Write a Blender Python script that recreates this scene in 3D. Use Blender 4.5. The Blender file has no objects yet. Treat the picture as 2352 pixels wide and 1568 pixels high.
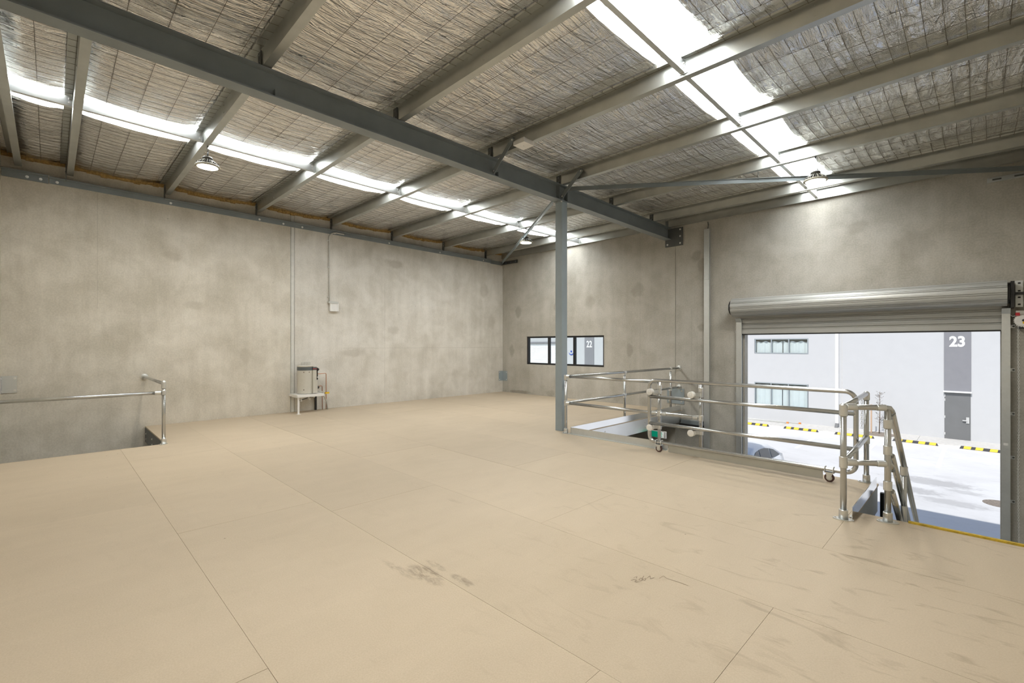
import bpy, math, random
from mathutils import Vector, Matrix, noise
random.seed(7)
scene = bpy.context.scene
col = scene.collection

# ------------------------------------------------------------------ camera, light, exposure
YAW = math.radians(45.24)
CAM = Vector((11.251, -10.708, 1.55))
cd = bpy.data.cameras.new('camera'); cam = bpy.data.objects.new('camera', cd); col.objects.link(cam)
cam.location = CAM; cam.rotation_euler = (math.pi/2, 0, YAW)
cd.sensor_width = 36.0; cd.lens = 36.0*1070/2352; cd.shift_y = 8/2352; cd.clip_start = .02; cd.clip_end = 300
scene.camera = cam

world = bpy.data.worlds.new('sky'); scene.world = world; world.use_nodes = True
wn = world.node_tree.nodes; wl = world.node_tree.links
sky = wn.new('ShaderNodeTexSky'); sky.sky_type = 'NISHITA'; sky.sun_disc = False
sky.sun_elevation = math.radians(51); sky.sun_rotation = math.radians(190)
wl.new(sky.outputs[0], wn['Background'].inputs[0]); wn['Background'].inputs[1].default_value = .15

sd = bpy.data.lights.new('sun', 'SUN'); so = bpy.data.objects.new('sun', sd); col.objects.link(so)
sd.energy = 3.7; sd.angle = math.radians(.6); sd.color = (1, .965, .91)
so.rotation_euler = Vector((.05, .816, -1.0)).to_track_quat('-Z', 'Y').to_euler()
so.location = (6, -20, 30)

vs = scene.view_settings
vs.view_transform = 'Standard'; vs.look = 'None'; vs.exposure = 0.0; vs.gamma = 1.0; vs.use_curve_mapping = False
scene.cycles.max_bounces = 6; scene.cycles.diffuse_bounces = 4; scene.cycles.glossy_bounces = 3; scene.cycles.transparent_max_bounces = 6
scene.cycles.adaptive_threshold = .10
scene.cycles.sample_clamp_indirect = 8.0; scene.cycles.caustics_reflective = False; scene.cycles.caustics_refractive = False

SKYLIGHT = 15.0     # radiance of the daylit translucent roof sheets
LAMP = 240.0        # radiance of the high bay lenses

# ------------------------------------------------------------------ materials
def nt(name):
    m = bpy.data.materials.new(name); m.use_nodes = True
    t = m.node_tree; return m, t.nodes, t.links, t.nodes['Principled BSDF']
def coord(n, l, scale=(1, 1, 1)):
    tc = n.new('ShaderNodeTexCoord'); mp = n.new('ShaderNodeMapping'); mp.inputs['Scale'].default_value = scale
    l.new(tc.outputs['Object'], mp.inputs[0]); return mp.outputs[0]
def noi(n, l, v, scale, detail=4, rough=.55, dist=0):
    t = n.new('ShaderNodeTexNoise'); t.inputs['Scale'].default_value = scale; t.inputs['Detail'].default_value = detail
    t.inputs['Roughness'].default_value = rough; t.inputs['Distortion'].default_value = dist
    l.new(v, t.inputs['Vector']); return t.outputs['Fac']
def ramp(n, l, f, stops):
    r = n.new('ShaderNodeValToRGB'); l.new(f, r.inputs[0])
    while len(r.color_ramp.elements) < len(stops): r.color_ramp.elements.new(.5)
    for e, (p, c) in zip(r.color_ramp.elements, stops): e.position = p; e.color = (*c, 1)
    return r.outputs[0]
def mixc(n, l, f, a, b, mode='MIX'):
    m = n.new('ShaderNodeMix'); m.data_type = 'RGBA'; m.blend_type = mode
    for s, i in ((f, 0), (a, 6), (b, 7)):
        if hasattr(s, 'type'): l.new(s, m.inputs[i])
        elif isinstance(s, tuple): m.inputs[i].default_value = (*s, 1)
        else: m.inputs[i].default_value = s
    return m.outputs[2]
def mth(n, l, op, a, b=None, c=None):
    m = n.new('ShaderNodeMath'); m.operation = op
    for i, s in enumerate((a, b, c)):
        if s is None: continue
        if hasattr(s, 'type'): l.new(s, m.inputs[i])
        else: m.inputs[i].default_value = s
    return m.outputs[0]
def bump(n, l, h, strength, dist, b):
    u = n.new('ShaderNodeBump'); u.inputs['Strength'].default_value = strength; u.inputs['Distance'].default_value = dist
    l.new(h, u.inputs['Height']); l.new(u.outputs[0], b.inputs['Normal']); return u
def plain(name, c, rough=.5, metal=0.0, var=.06, scale=9, spec=None):
    m, n, l, b = nt(name)
    f = noi(n, l, coord(n, l), scale, 5)
    l.new(ramp(n, l, f, [(.3, tuple(x*(1-var) for x in c)), (.7, tuple(min(1, x*(1+var)) for x in c))]), b.inputs['Base Color'])
    b.inputs['Roughness'].default_value = rough; b.inputs['Metallic'].default_value = metal
    if spec is not None: b.inputs['Specular IOR Level'].default_value = spec
    return m
def emit(name, c, s):
    m, n, l, b = nt(name)
    b.inputs['Base Color'].default_value = (*c, 1); b.inputs['Emission Color'].default_value = (*c, 1); b.inputs['Emission Strength'].default_value = s
    return m

def spot_mask(n, l, axes, pts):
    """union of soft round patches at object-space points (stains with a shape of their own)"""
    tc = n.new('ShaderNodeTexCoord'); sep = n.new('ShaderNodeSeparateXYZ'); l.new(tc.outputs['Object'], sep.inputs[0])
    wob = noi(n, l, tc.outputs['Object'], 5, 3)
    tot = None
    for (a, b_, ra, rb, k) in pts:
        da = mth(n, l, 'DIVIDE', mth(n, l, 'SUBTRACT', sep.outputs[axes[0]], a), ra)
        db = mth(n, l, 'DIVIDE', mth(n, l, 'SUBTRACT', sep.outputs[axes[1]], b_), rb)
        d = mth(n, l, 'SQRT', mth(n, l, 'ADD', mth(n, l, 'MULTIPLY', da, da), mth(n, l, 'MULTIPLY', db, db)))
        d = mth(n, l, 'ADD', d, mth(n, l, 'MULTIPLY', mth(n, l, 'SUBTRACT', wob, .5), 1.4))
        s = n.new('ShaderNodeMapRange'); s.interpolation_type = 'SMOOTHSTEP'
        s.inputs['From Min'].default_value = 1.15; s.inputs['From Max'].default_value = .55
        s.inputs['To Min'].default_value = 0; s.inputs['To Max'].default_value = k
        l.new(d, s.inputs['Value'])
        tot = s.outputs[0] if tot is None else mth(n, l, 'MAXIMUM', tot, s.outputs[0])
    return tot

def concrete(name, tint=(1, 1, 1), spots=None, axes=(0, 2), lines=None):
    m, n, l, b = nt(name)
    v = coord(n, l)
    big = noi(n, l, v, .55, 4, .62, .4); mid = noi(n, l, v, 2.2, 4, .6, .3); fine = noi(n, l, v, 38, 2, .7)
    streak = noi(n, l, coord(n, l, (3.2, 3.2, .35)), 1.4, 5, .6)
    T = lambda c: tuple(x*y for x, y in zip(c, tint))
    c = ramp(n, l, big, [(.36, T((.37, .338, .262))), (.5, T((.55, .508, .42))), (.64, T((.68, .645, .56)))])
    c = mixc(n, l, .55, c, ramp(n, l, mid, [(.36, T((.43, .395, .318))), (.64, T((.66, .62, .535)))]))
    c = mixc(n, l, .30, c, ramp(n, l, streak, [(.35, T((.43, .40, .33))), (.65, T((.62, .58, .49)))]))
    c = mixc(n, l, .10, c, ramp(n, l, fine, [(.38, (.12, .11, .09)), (.62, (.75, .7, .6))]))
    # a few small pits
    vo = n.new('ShaderNodeTexVoronoi'); vo.inputs['Scale'].default_value = 2.3; l.new(v, vo.inputs['Vector'])
    pit = n.new('ShaderNodeMapRange'); pit.inputs['From Min'].default_value = .035; pit.inputs['From Max'].default_value = .02
    l.new(vo.outputs['Distance'], pit.inputs['Value'])
    c = mixc(n, l, mth(n, l, 'MULTIPLY', pit.outputs[0], .35), c, (.16, .14, .11))
    if spots:
        c = mixc(n, l, spot_mask(n, l, axes, spots), c, T((.31, .275, .21)))
    if lines:
        tc = n.new('ShaderNodeTexCoord'); sep = n.new('ShaderNodeSeparateXYZ'); l.new(tc.outputs['Object'], sep.inputs[0])
        for ax, pos, lo, hi, w in lines:        # faint formwork seams: axis, position, extent on the other axis
            o = 2 if ax != 2 else axes[0]
            d = mth(n, l, 'ABSOLUTE', mth(n, l, 'SUBTRACT', sep.outputs[ax], pos))
            k = mth(n, l, 'LESS_THAN', d, w*.7)
            k = mth(n, l, 'MULTIPLY', k, mth(n, l, 'GREATER_THAN', sep.outputs[o], lo))
            k = mth(n, l, 'MULTIPLY', k, mth(n, l, 'LESS_THAN', sep.outputs[o], hi))
            c = mixc(n, l, mth(n, l, 'MULTIPLY', k, .24), c, T((.30, .272, .22)))
    l.new(c, b.inputs['Base Color']); b.inputs['Roughness'].default_value = .78; b.inputs['Specular IOR Level'].default_value = .25
    bump(n, l, mth(n, l, 'ADD', mth(n, l, 'MULTIPLY', mid, .7), mth(n, l, 'MULTIPLY', fine, .25)), .22, .02, b)
    return m

def board():
    m, n, l, b = nt('floor_board')
    v = coord(n, l)
    f1 = noi(n, l, v, .5, 5, .6, .3); f2 = noi(n, l, coord(n, l, (2.4, .8, 1)), 1.8, 6, .65, .5); f3 = noi(n, l, v, 110, 3, .7)
    c = ramp(n, l, f1, [(.3, (.472, .388, .278)), (.7, (.538, .446, .328))])
    c = mixc(n, l, .35, c, ramp(n, l, f2, [(.3, (.45, .37, .274)), (.7, (.557, .463, .346))]))
    c = mixc(n, l, .10, c, ramp(n, l, f3, [(.35, (.33, .25, .17)), (.65, (.88, .76, .6))]))
    # scuffs: smeared boot marks, denser by the stair head
    tc = n.new('ShaderNodeTexCoord'); sep = n.new('ShaderNodeSeparateXYZ'); l.new(tc.outputs['Object'], sep.inputs[0])
    sm = noi(n, l, coord(n, l, (3.0, 7.5, 1)), .9, 4, .6, 1.2)
    sc = n.new('ShaderNodeMapRange'); sc.inputs['From Min'].default_value = .57; sc.inputs['From Max'].default_value = .72; l.new(sm, sc.inputs['Value'])
    dx = mth(n, l, 'DIVIDE', mth(n, l, 'SUBTRACT', sep.outputs[0], 11.2), 2.6); dy = mth(n, l, 'DIVIDE', mth(n, l, 'SUBTRACT', sep.outputs[1], -6.6), 2.6)
    dd = mth(n, l, 'SQRT', mth(n, l, 'ADD', mth(n, l, 'MULTIPLY', dx, dx), mth(n, l, 'MULTIPLY', dy, dy)))
    near = n.new('ShaderNodeMapRange'); near.inputs['From Min'].default_value = 1.3; near.inputs['From Max'].default_value = .2
    near.inputs['To Min'].default_value = .10; near.inputs['To Max'].default_value = .75; l.new(dd, near.inputs['Value'])
    c = mixc(n, l, mth(n, l, 'MULTIPLY', sc.outputs[0], near.outputs[0]), c, (.33, .262, .185))
    c = mixc(n, l, mth(n, l, 'MULTIPLY', spot_mask(n, l, (0, 1), [(8.62, -8.9, .20, .08, .95), (8.40, -9.0, .22, .035, .6), (8.82, -8.78, .13, .04, .8), (8.55, -8.78, .15, .03, .6), (7.55, -7.85, .12, .04, .25)]),
            ramp(n, l, noi(n, l, coord(n, l, (5, 16, 1)), 1.6, 5, .75, .6), [(.42, (.05, .05, .05)), (.66, (.9, .9, .9))])), c, (.19, .145, .10))
    vo = n.new('ShaderNodeTexVoronoi'); vo.inputs['Scale'].default_value = 2.0; l.new(v, vo.inputs['Vector'])
    pit = n.new('ShaderNodeMapRange'); pit.inputs['From Min'].default_value = .022; pit.inputs['From Max'].default_value = .014
    l.new(vo.outputs['Distance'], pit.inputs['Value'])
    c = mixc(n, l, mth(n, l, 'MULTIPLY', pit.outputs[0], .7), c, (.16, .11, .07))
    oi = n.new('ShaderNodeObjectInfo')
    hv = n.new('ShaderNodeHueSaturation'); l.new(c, hv.inputs['Color'])
    l.new(mth(n, l, 'MULTIPLY_ADD', oi.outputs['Random'], .07, .965), hv.inputs['Value'])
    l.new(hv.outputs[0], b.inputs['Base Color']); b.inputs['Roughness'].default_value = .55; b.inputs['Specular IOR Level'].default_value = .3
    bump(n, l, f3, .06, .004, b)
    return m

def foil():
    m, n, l, b = nt('foil_blanket')
    w1 = noi(n, l, coord(n, l, (8, 1.4, 1)), 1.5, 4, .6, 1.3); w2 = noi(n, l, coord(n, l), 14, 3, .6, .8)
    l.new(ramp(n, l, w2, [(.3, (.87, .86, .84)), (.7, (.965, .965, .955))]), b.inputs['Base Color'])
    b.inputs['Metallic'].default_value = 1.0; b.inputs['Roughness'].default_value = .19
    bump(n, l, mth(n, l, 'ADD', w1, mth(n, l, 'MULTIPLY', w2, .20)), .75, .06, b)
    return m

def galv(name, c, rough, metal=.9, spangle=30):
    m, n, l, b = nt(name)
    v = coord(n, l)
    vo = n.new('ShaderNodeTexVoronoi'); vo.inputs['Scale'].default_value = spangle; l.new(v, vo.inputs['Vector'])
    f = mixc(n, l, .8, vo.outputs['Color'], noi(n, l, v, 3, 5))
    bw = n.new('ShaderNodeRGBToBW'); l.new(f, bw.inputs[0])
    l.new(ramp(n, l, bw.outputs[0], [(.25, tuple(x*.93 for x in c)), (.75, tuple(min(1, x*1.06) for x in c))]), b.inputs['Base Color'])
    l.new(mth(n, l, 'MULTIPLY_ADD', bw.outputs[0], .08, rough-.04), b.inputs['Roughness'])
    b.inputs['Metallic'].default_value = metal
    return m

def glass():
    m, n, l, b = nt('window_glass')
    n.remove(b); out = n['Material Output']
    tr = n.new('ShaderNodeBsdfTransparent'); tr.inputs[0].default_value = (.93, .96, .96, 1)
    gl = n.new('ShaderNodeBsdfGlossy'); gl.inputs['Roughness'].default_value = .02
    lw = n.new('ShaderNodeLayerWeight'); fac = mth(n, l, 'MULTIPLY_ADD', mth(n, l, 'POWER', lw.outputs['Facing'], 4.0), .5, .04)
    mx = n.new('ShaderNodeMixShader'); l.new(fac, mx.inputs[0]); l.new(tr.outputs[0], mx.inputs[1]); l.new(gl.outputs[0], mx.inputs[2])
    l.new(mx.outputs[0], out.inputs[0]); return m

def ground_mat():
    m, n, l, b = nt('yard_concrete')
    v = coord(n, l)
    a = noi(n, l, v, .35, 6, .65, .6); d = noi(n, l, coord(n, l, (1, 2.2, 1)), 1.1, 6, .65, .8)
    c = ramp(n, l, a, [(.35, (.65, .645, .635)), (.65, (.735, .735, .725))])
    st = n.new('ShaderNodeMapRange'); st.inputs['From Min'].default_value = .56; st.inputs['From Max'].default_value = .7; l.new(d, st.inputs['Value'])
    c = mixc(n, l, mth(n, l, 'MULTIPLY', st.outputs[0], .3), c, (.45, .445, .435))
    c = mixc(n, l, mth(n, l, 'MULTIPLY', spot_mask(n, l, (0, 1), [(9.95, 11.0, 1.3, .6, .9), (9.5, 9.4, 1.0, .5, .9), (10.6, 8.6, .9, .4, .7), (4.6, 16.0, .9, .6, .4), (10.9, 10.2, .5, .3, .6)]), .6), c, (.33, .325, .32))
    l.new(c, b.inputs['Base Color']); b.inputs['Roughness'].default_value = .8; b.inputs['Specular IOR Level'].default_value = .2
    bump(n, l, noi(n, l, v, 60, 3), .1, .01, b)
    return m

M = {}
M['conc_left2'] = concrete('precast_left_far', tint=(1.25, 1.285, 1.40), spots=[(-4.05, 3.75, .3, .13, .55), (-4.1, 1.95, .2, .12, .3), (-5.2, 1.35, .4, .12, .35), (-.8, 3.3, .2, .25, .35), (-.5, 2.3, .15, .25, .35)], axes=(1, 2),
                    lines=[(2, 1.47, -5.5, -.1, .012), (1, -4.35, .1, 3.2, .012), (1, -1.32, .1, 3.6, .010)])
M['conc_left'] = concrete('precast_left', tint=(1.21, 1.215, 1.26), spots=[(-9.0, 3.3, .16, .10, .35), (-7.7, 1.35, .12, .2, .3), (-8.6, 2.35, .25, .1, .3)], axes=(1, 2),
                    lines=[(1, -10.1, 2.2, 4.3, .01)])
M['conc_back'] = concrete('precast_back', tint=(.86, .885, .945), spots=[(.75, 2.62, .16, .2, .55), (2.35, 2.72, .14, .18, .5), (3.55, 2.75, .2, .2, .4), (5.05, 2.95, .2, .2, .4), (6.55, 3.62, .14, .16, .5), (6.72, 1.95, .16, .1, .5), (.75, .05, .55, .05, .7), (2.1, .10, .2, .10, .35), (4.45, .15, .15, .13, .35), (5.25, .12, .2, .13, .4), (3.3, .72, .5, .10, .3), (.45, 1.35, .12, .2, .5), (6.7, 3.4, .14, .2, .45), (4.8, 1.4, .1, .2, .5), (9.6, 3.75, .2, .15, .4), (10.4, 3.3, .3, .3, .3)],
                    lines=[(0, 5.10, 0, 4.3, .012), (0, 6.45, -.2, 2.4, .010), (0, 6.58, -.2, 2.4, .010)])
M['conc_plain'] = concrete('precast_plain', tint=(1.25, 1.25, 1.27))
M['board'] = board(); M['foil'] = foil()
M['steel'] = plain('painted_steel', (.225, .255, .268), .40, .0, .08, 3, .45)
M['steel_dk'] = plain('dark_steel', (.10, .105, .105), .5, .0, .1, 5)
M['steel_col'] = plain('column_paint', (.30, .352, .378), .38, .0, .06, 3, .5)
M['purlin'] = plain('purlin_galvanised', (.50, .51, .485), .36, .80, .07, 4)
M['galv'] = galv('galvanised_plate', (.66, .68, .68), .38, .75)
M['tube'] = plain('galvanised_tube', (.52, .53, .53), .25, .95, .05, 5)
M['fit'] = plain('galvanised_fitting', (.70, .71, .70), .34, .85, .05, 12)
M['shiny'] = plain('bright_galvanised', (.82, .83, .83), .13, .95, .04, 2)
M['satin'] = plain('satin_galvanised', (.80, .81, .81), .30, .9, .04, 2)
M['bolt'] = plain('bolt_zinc', (.78, .78, .76), .3, .6)
M['wire'] = plain('wire_mesh', (.17, .145, .105), .55, .2)
M['fibre'] = plain('glass_wool', (.36, .235, .085), .9, 0, .35, 28)
M['white'] = plain('white_plastic', (.80, .79, .77), .4, 0, .03)
M['cream'] = plain('cream_enamel', (.56, .535, .47), .35, 0, .03)
M['band'] = plain('slate_band', (.105, .12, .125), .4)
M['black'] = plain('black_plastic', (.014, .014, .015), .4)
M['rubber'] = plain('black_rubber', (.045, .045, .047), .7)
M['copper'] = plain('copper', (.62, .31, .19), .35, .8)
M['yellow'] = plain('safety_yellow', (.80, .52, .015), .5)
M['nosing'] = plain('worn_yellow', (.52, .36, .03), .6, 0, .3, 40)
M['red'] = plain('red_paint', (.55, .03, .04), .4)
M['joint'] = plain('joint_strip', (.66, .65, .61), .6)
M['pvc'] = plain('grey_conduit', (.58, .58, .545), .5)
M['frame'] = plain('window_frame', (.012, .013, .015), .35)
M['glass'] = glass()
M['slat'] = plain('door_slat', (.47, .475, .46), .42, .25, .03, 3)
M['nylon'] = plain('white_nylon', (.78, .765, .73), .4)
M['wheel'] = plain('caster_tyre', (.075, .035, .03), .5)
M['green'] = emit('exit_green', (.0, .40, .24), .25)
M['exitwhite'] = emit('exit_white', (.9, .95, .92), .35)
M['ground'] = ground_mat()
M['path'] = plain('footpath', (.60, .585, .55), .85, 0, .1, 6)
M['line'] = plain('line_paint', (.88, .88, .87), .7)
M['render'] = plain('opposite_render', (.54, .545, .55), .8, 0, .015, 2)
M['unit'] = plain('unit_panel_grey', (.235, .235, .25), .7, 0, .03, 3)
M['doorgrey'] = plain('door_grey', (.165, .168, .168), .5, 0, .05, 2)
M['oframe'] = plain('opposite_frame', (.30, .335, .35), .5)
M['curtain'] = plain('curtain', (.80, .815, .82), .9, 0, .03, 3)
M['dim'] = plain('room_behind', (.20, .26, .29), .9)
M['carw'] = plain('car_white', (.90, .91, .92), .2, 0, .01)
M['carglass'] = plain('car_glass', (.05, .06, .07), .12)
M['bark'] = plain('bark', (.20, .14, .09), .9); M['leaf'] = plain('leaf', (.12, .10, .075), .7); M['stake'] = plain('stake', (.52, .36, .24), .8)
M['mulch'] = plain('mulch', (.25, .21, .17), .9, 0, .4, 30)
M['blue'] = plain('blue_logo', (.03, .09, .45), .5)
M['orange'] = plain('orange_cap', (.75, .25, .05), .5)
M['mark'] = plain('pencil', (.20, .15, .10), .8)
M['sky_sheet'] = emit('skylight_sheet', (.97, 1.0, 1.0), SKYLIGHT)
M['lens'] = emit('lamp_lens', (1.0, .90, .74), LAMP)
M['sink'] = plain('lamp_housing', (.10, .095, .085), .45, .4)
M['rim'] = plain('lamp_rim', (.42, .40, .33), .4, .3)

# ------------------------------------------------------------------ mesh helpers
class MB:
    def __init__(s): s.v = []; s.f = []; s.sm = []
    def face(s, idx, sm=False): s.f.append(tuple(idx)); s.sm.append(sm)
    def box(s, x0, y0, z0, x1, y1, z1):
        return s.hexa([(x0, y0, z0), (x1, y0, z0), (x1, y1, z0), (x0, y1, z0), (x0, y0, z1), (x1, y0, z1), (x1, y1, z1), (x0, y1, z1)])
    def hexa(s, p):
        k = len(s.v); s.v += [tuple(q) for q in p]
        for q in ((0, 3, 2, 1), (4, 5, 6, 7), (0, 1, 5, 4), (1, 2, 6, 5), (2, 3, 7, 6), (3, 0, 4, 7)): s.face([k+i for i in q])
        return s
    def bar(s, p, q, w, h, up=(0, 0, 1)):            # rectangular bar between two points
        p, q = Vector(p), Vector(q); d = (q-p).normalized(); up = Vector(up)
        a = d.cross(up).normalized(); b = a.cross(d).normalized()
        s.hexa([p-a*w/2-b*h/2, p+a*w/2-b*h/2, q+a*w/2-b*h/2, q-a*w/2-b*h/2, p-a*w/2+b*h/2, p+a*w/2+b*h/2, q+a*w/2+b*h/2, q-a*w/2+b*h/2]); return s
    def pipe(s, pts, r, n=12, caps=True, closed=False):
        P = [Vector(p) for p in pts]; N = len(P); k = len(s.v)
        ref = None; rings = []
        for i in range(N):
            if closed: t = (P[(i+1) % N]-P[i-1])
            else: t = (P[min(i+1, N-1)]-P[max(i-1, 0)])
            t.normalize()
            if ref is None:
                ref = Vector((0, 0, 1)) if abs(t.z) < .9 else Vector((1, 0, 0))
            a = ref - t*ref.dot(t)
            if a.length < 1e-4: a = Vector((1, 0, 0)) - t*t.x
            a.normalize(); ref = a; b = t.cross(a)
            rr = r[i] if isinstance(r, (list, tuple)) else r
            rings.append(len(s.v))
            for j in range(n):
                an = 2*math.pi*j/n; s.v.append(tuple(P[i]+a*math.cos(an)*rr+b*math.sin(an)*rr))
        for i in range(N if closed else N-1):
            A, B = rings[i], rings[(i+1) % N]
            for j in range(n): s.face((A+j, A+(j+1) % n, B+(j+1) % n, B+j), True)
        if caps and not closed:
            s.face([rings[0]+j for j in range(n)][::-1]); s.face([rings[-1]+j for j in range(n)])
        return s
    def cyl(s, p, q, r, n=16): return s.pipe([p, q], r, n)
    def lathe(s, c, prof, n=32, axis=(0, 0, 1), caps=True, split=True):
        ax = Vector(axis).normalized(); c = Vector(c)
        a = Vector((1, 0, 0)) if abs(ax.x) < .9 else Vector((0, 1, 0)); a = (a-ax*a.dot(ax)).normalized(); b = ax.cross(a)
        if split: prof = [prof[0]]+[q for q in prof[1:-1] for _ in (0, 1)]+[prof[-1]]
        rings = []
        for (r, h) in prof:
            rings.append(len(s.v))
            for j in range(n):
                an = 2*math.pi*j/n; s.v.append(tuple(c+ax*h+(a*math.cos(an)+b*math.sin(an))*max(r, 1e-4)))
        for A, B in (zip(rings[::2], rings[1::2]) if split else zip(rings, rings[1:])):
            for j in range(n): s.face((A+j, A+(j+1) % n, B+(j+1) % n, B+j), True)
        if caps: s.face([rings[0]+j for j in range(n)][::-1]); s.face([rings[-1]+j for j in range(n)])
        return s
    def prism(s, poly, f0, f1):                     # poly: list of 2d points; f0,f1: map 2d -> 3d at both ends
        n = len(poly); k = len(s.v)
        s.v += [tuple(f0(p)) for p in poly] + [tuple(f1(p)) for p in poly]
        s.face([k+i for i in range(n)][::-1]); s.face([k+n+i for i in range(n)])
        for i in range(n): s.face((k+i, k+(i+1) % n, k+n+(i+1) % n, k+n+i))
        return s
    def sphere(s, c, r, n=12, m=8, sc=(1, 1, 1)):
        prof = [(math.sin(math.pi*i/m)*r, -math.cos(math.pi*i/m)*r) for i in range(m+1)]
        k = len(s.v); s.lathe((0, 0, 0), prof, n, (0, 0, 1), True, False)
        for i in range(k, len(s.v)):
            x, y, z = s.v[i]; s.v[i] = (c[0]+x*sc[0], c[1]+y*sc[1], c[2]+z*sc[2])
        return s
    def build(s, name, mat, parent=None, shift=None):
        me = bpy.data.meshes.new(name)
        off = Vector((0, 0, 0))
        root = parent
        while root is not None and root.parent is not None: root = root.parent
        if root is not None: off = root.location
        elif shift is not None: off = Vector(shift)
        me.from_pydata([(x-off.x, y-off.y, z-off.z) for x, y, z in s.v], [], s.f)
        me.polygons.foreach_set('use_smooth', s.sm); me.update()
        me.materials.append(M[mat] if isinstance(mat, str) else mat)
        o = bpy.data.objects.new(name, me); col.objects.link(o)
        if parent is not None: o.parent = parent
        else: o.location = off
        return o

def tag(o, label=None, cat=None, group=None, kind=None):
    if label: o['label'] = label
    if cat: o['category'] = cat
    if group: o['group'] = group
    if kind: o['kind'] = kind
    return o
def thing(name, label, cat, loc=(0, 0, 0), group=None, kind=None):
    e = bpy.data.objects.new(name, None); e.empty_display_size = .1; col.objects.link(e); e.location = loc
    return tag(e, label, cat, group, kind)
def copy_tree(o, parent=None):
    c = o.copy(); col.objects.link(c); c.parent = parent
    for ch in list(o.children): copy_tree(ch, c)
    return c
def box(name, b, mat, parent=None): return MB().box(*b).build(name, mat, parent)
def bolt(p, ax, r=.012, h=.012, parent=None, name='bolt', mat='bolt'):
    m = MB(); P = Vector(p); A = Vector(ax); m.lathe(P, [(r*1.7, 0), (r*1.7, h*.25)], 12, A); m.lathe(P, [(r, h*.25), (r, h), (r*.7, h*1.15)], 6, A)
    return m.build(name, mat, parent)
def text(name, s, loc, size, mat, parent, rot, bold=0.0, sx=1.0, ext=.006):
    c = bpy.data.curves.new(name, 'FONT'); c.body = s; c.size = size; c.extrude = ext; c.offset = bold; c.align_x = 'CENTER'; c.align_y = 'BOTTOM_BASELINE'
    c.materials.append(M[mat]); o = bpy.data.objects.new(name, c); col.objects.link(o)
    o.rotation_euler = rot; o.scale = (sx, 1, 1); o.parent = parent
    root = parent
    while root.parent is not None: root = root.parent
    o.location = Vector(loc)-root.location
    bpy.context.view_layer.update()
    me = bpy.data.meshes.new_from_object(o.evaluated_get(bpy.context.evaluated_depsgraph_get()))
    r = bpy.data.objects.new(name, me); col.objects.link(r); r.rotation_euler = rot; r.scale = (sx, 1, 1); r.parent = parent; r.location = o.location
    bpy.data.objects.remove(o); r.name = name
    return r

# ------------------------------------------------------------------ dimensions
XR, YR = 11.92, -11.28          # right and rear wall faces
ZG = -3.20                      # yard and ground floor
def zr(y): return 4.385 - .0099*y       # top of the rafter
def zp(y): return zr(y) + .008          # underside of the purlins
PD = .195                               # purlin depth
PUR = [-11.12, -10.50, -9.12, -7.50, -5.84, -4.18, -2.48, -.82, -.07]
RX0, RX1, RXC = 5.785, 5.955, 5.87      # rafter flange edges, centre
SKY1, SKY2 = (2.62, 3.32), (8.71, 9.36) # skylight strips

# ------------------------------------------------------------------ structure: walls
def st(name, loc=(0, 0, 0)):
    e = thing(name, None, None, loc); e['kind'] = 'structure'; return e
def wall_piece(parent, rects, y0, y1, mat, name='concrete_panel', axis='y'):
    m = MB()
    for a0, a1, z0, z1 in rects:
        if axis == 'y': m.box(a0, y0, z0, a1, y1, z1)
        else: m.box(y0, a0, z0, y1, a1, z1)
    return m.build(name, mat, parent)
TOP = 5.35
wl_ = tag(st('wall_left'), 'tall grey precast concrete wall with heater')
wall_piece(wl_, [(YR-.2, -6.765, ZG, TOP)], -.18, 0, 'conc_left', axis='x')
wall_piece(wl_, [(-6.667, .18, ZG, TOP)], -.18, 0, 'conc_left2', axis='x')
MB().box(-.17, -6.766, ZG, -.016, -6.666, TOP-.2).build('joint_filler', 'pvc', wl_)
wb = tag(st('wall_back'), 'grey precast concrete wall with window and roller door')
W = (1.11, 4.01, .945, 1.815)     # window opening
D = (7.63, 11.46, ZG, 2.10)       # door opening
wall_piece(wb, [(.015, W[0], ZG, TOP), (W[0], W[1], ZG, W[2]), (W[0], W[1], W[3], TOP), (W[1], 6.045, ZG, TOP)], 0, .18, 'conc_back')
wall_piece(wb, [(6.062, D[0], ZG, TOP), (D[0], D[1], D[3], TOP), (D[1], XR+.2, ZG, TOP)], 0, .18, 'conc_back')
MB().box(6.044, .012, ZG, 6.063, .17, TOP-.2).build('joint_filler', 'pvc', wb)
MB().box(-.001, .004, ZG, .016, .17, TOP-.2).build('joint_filler', 'pvc', wb)
wr = tag(st('wall_right'), 'grey precast concrete wall beside the roller door'); wall_piece(wr, [(YR-.2, .0, ZG, TOP)], XR, XR+.18, 'conc_plain', axis='x')
wq = tag(st('wall_rear'), 'grey precast concrete wall behind the stair opening'); wall_piece(wq, [(.0, XR, ZG, TOP)], YR-.18, YR, 'conc_plain')
tr1 = MB().box(-.016, -6.748, -.0, .006, -6.684, 4.62).build('trim_1', 'joint'); tag(tr1, 'grey sealed joint strip running up the left wall', None, None, 'structure')

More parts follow.
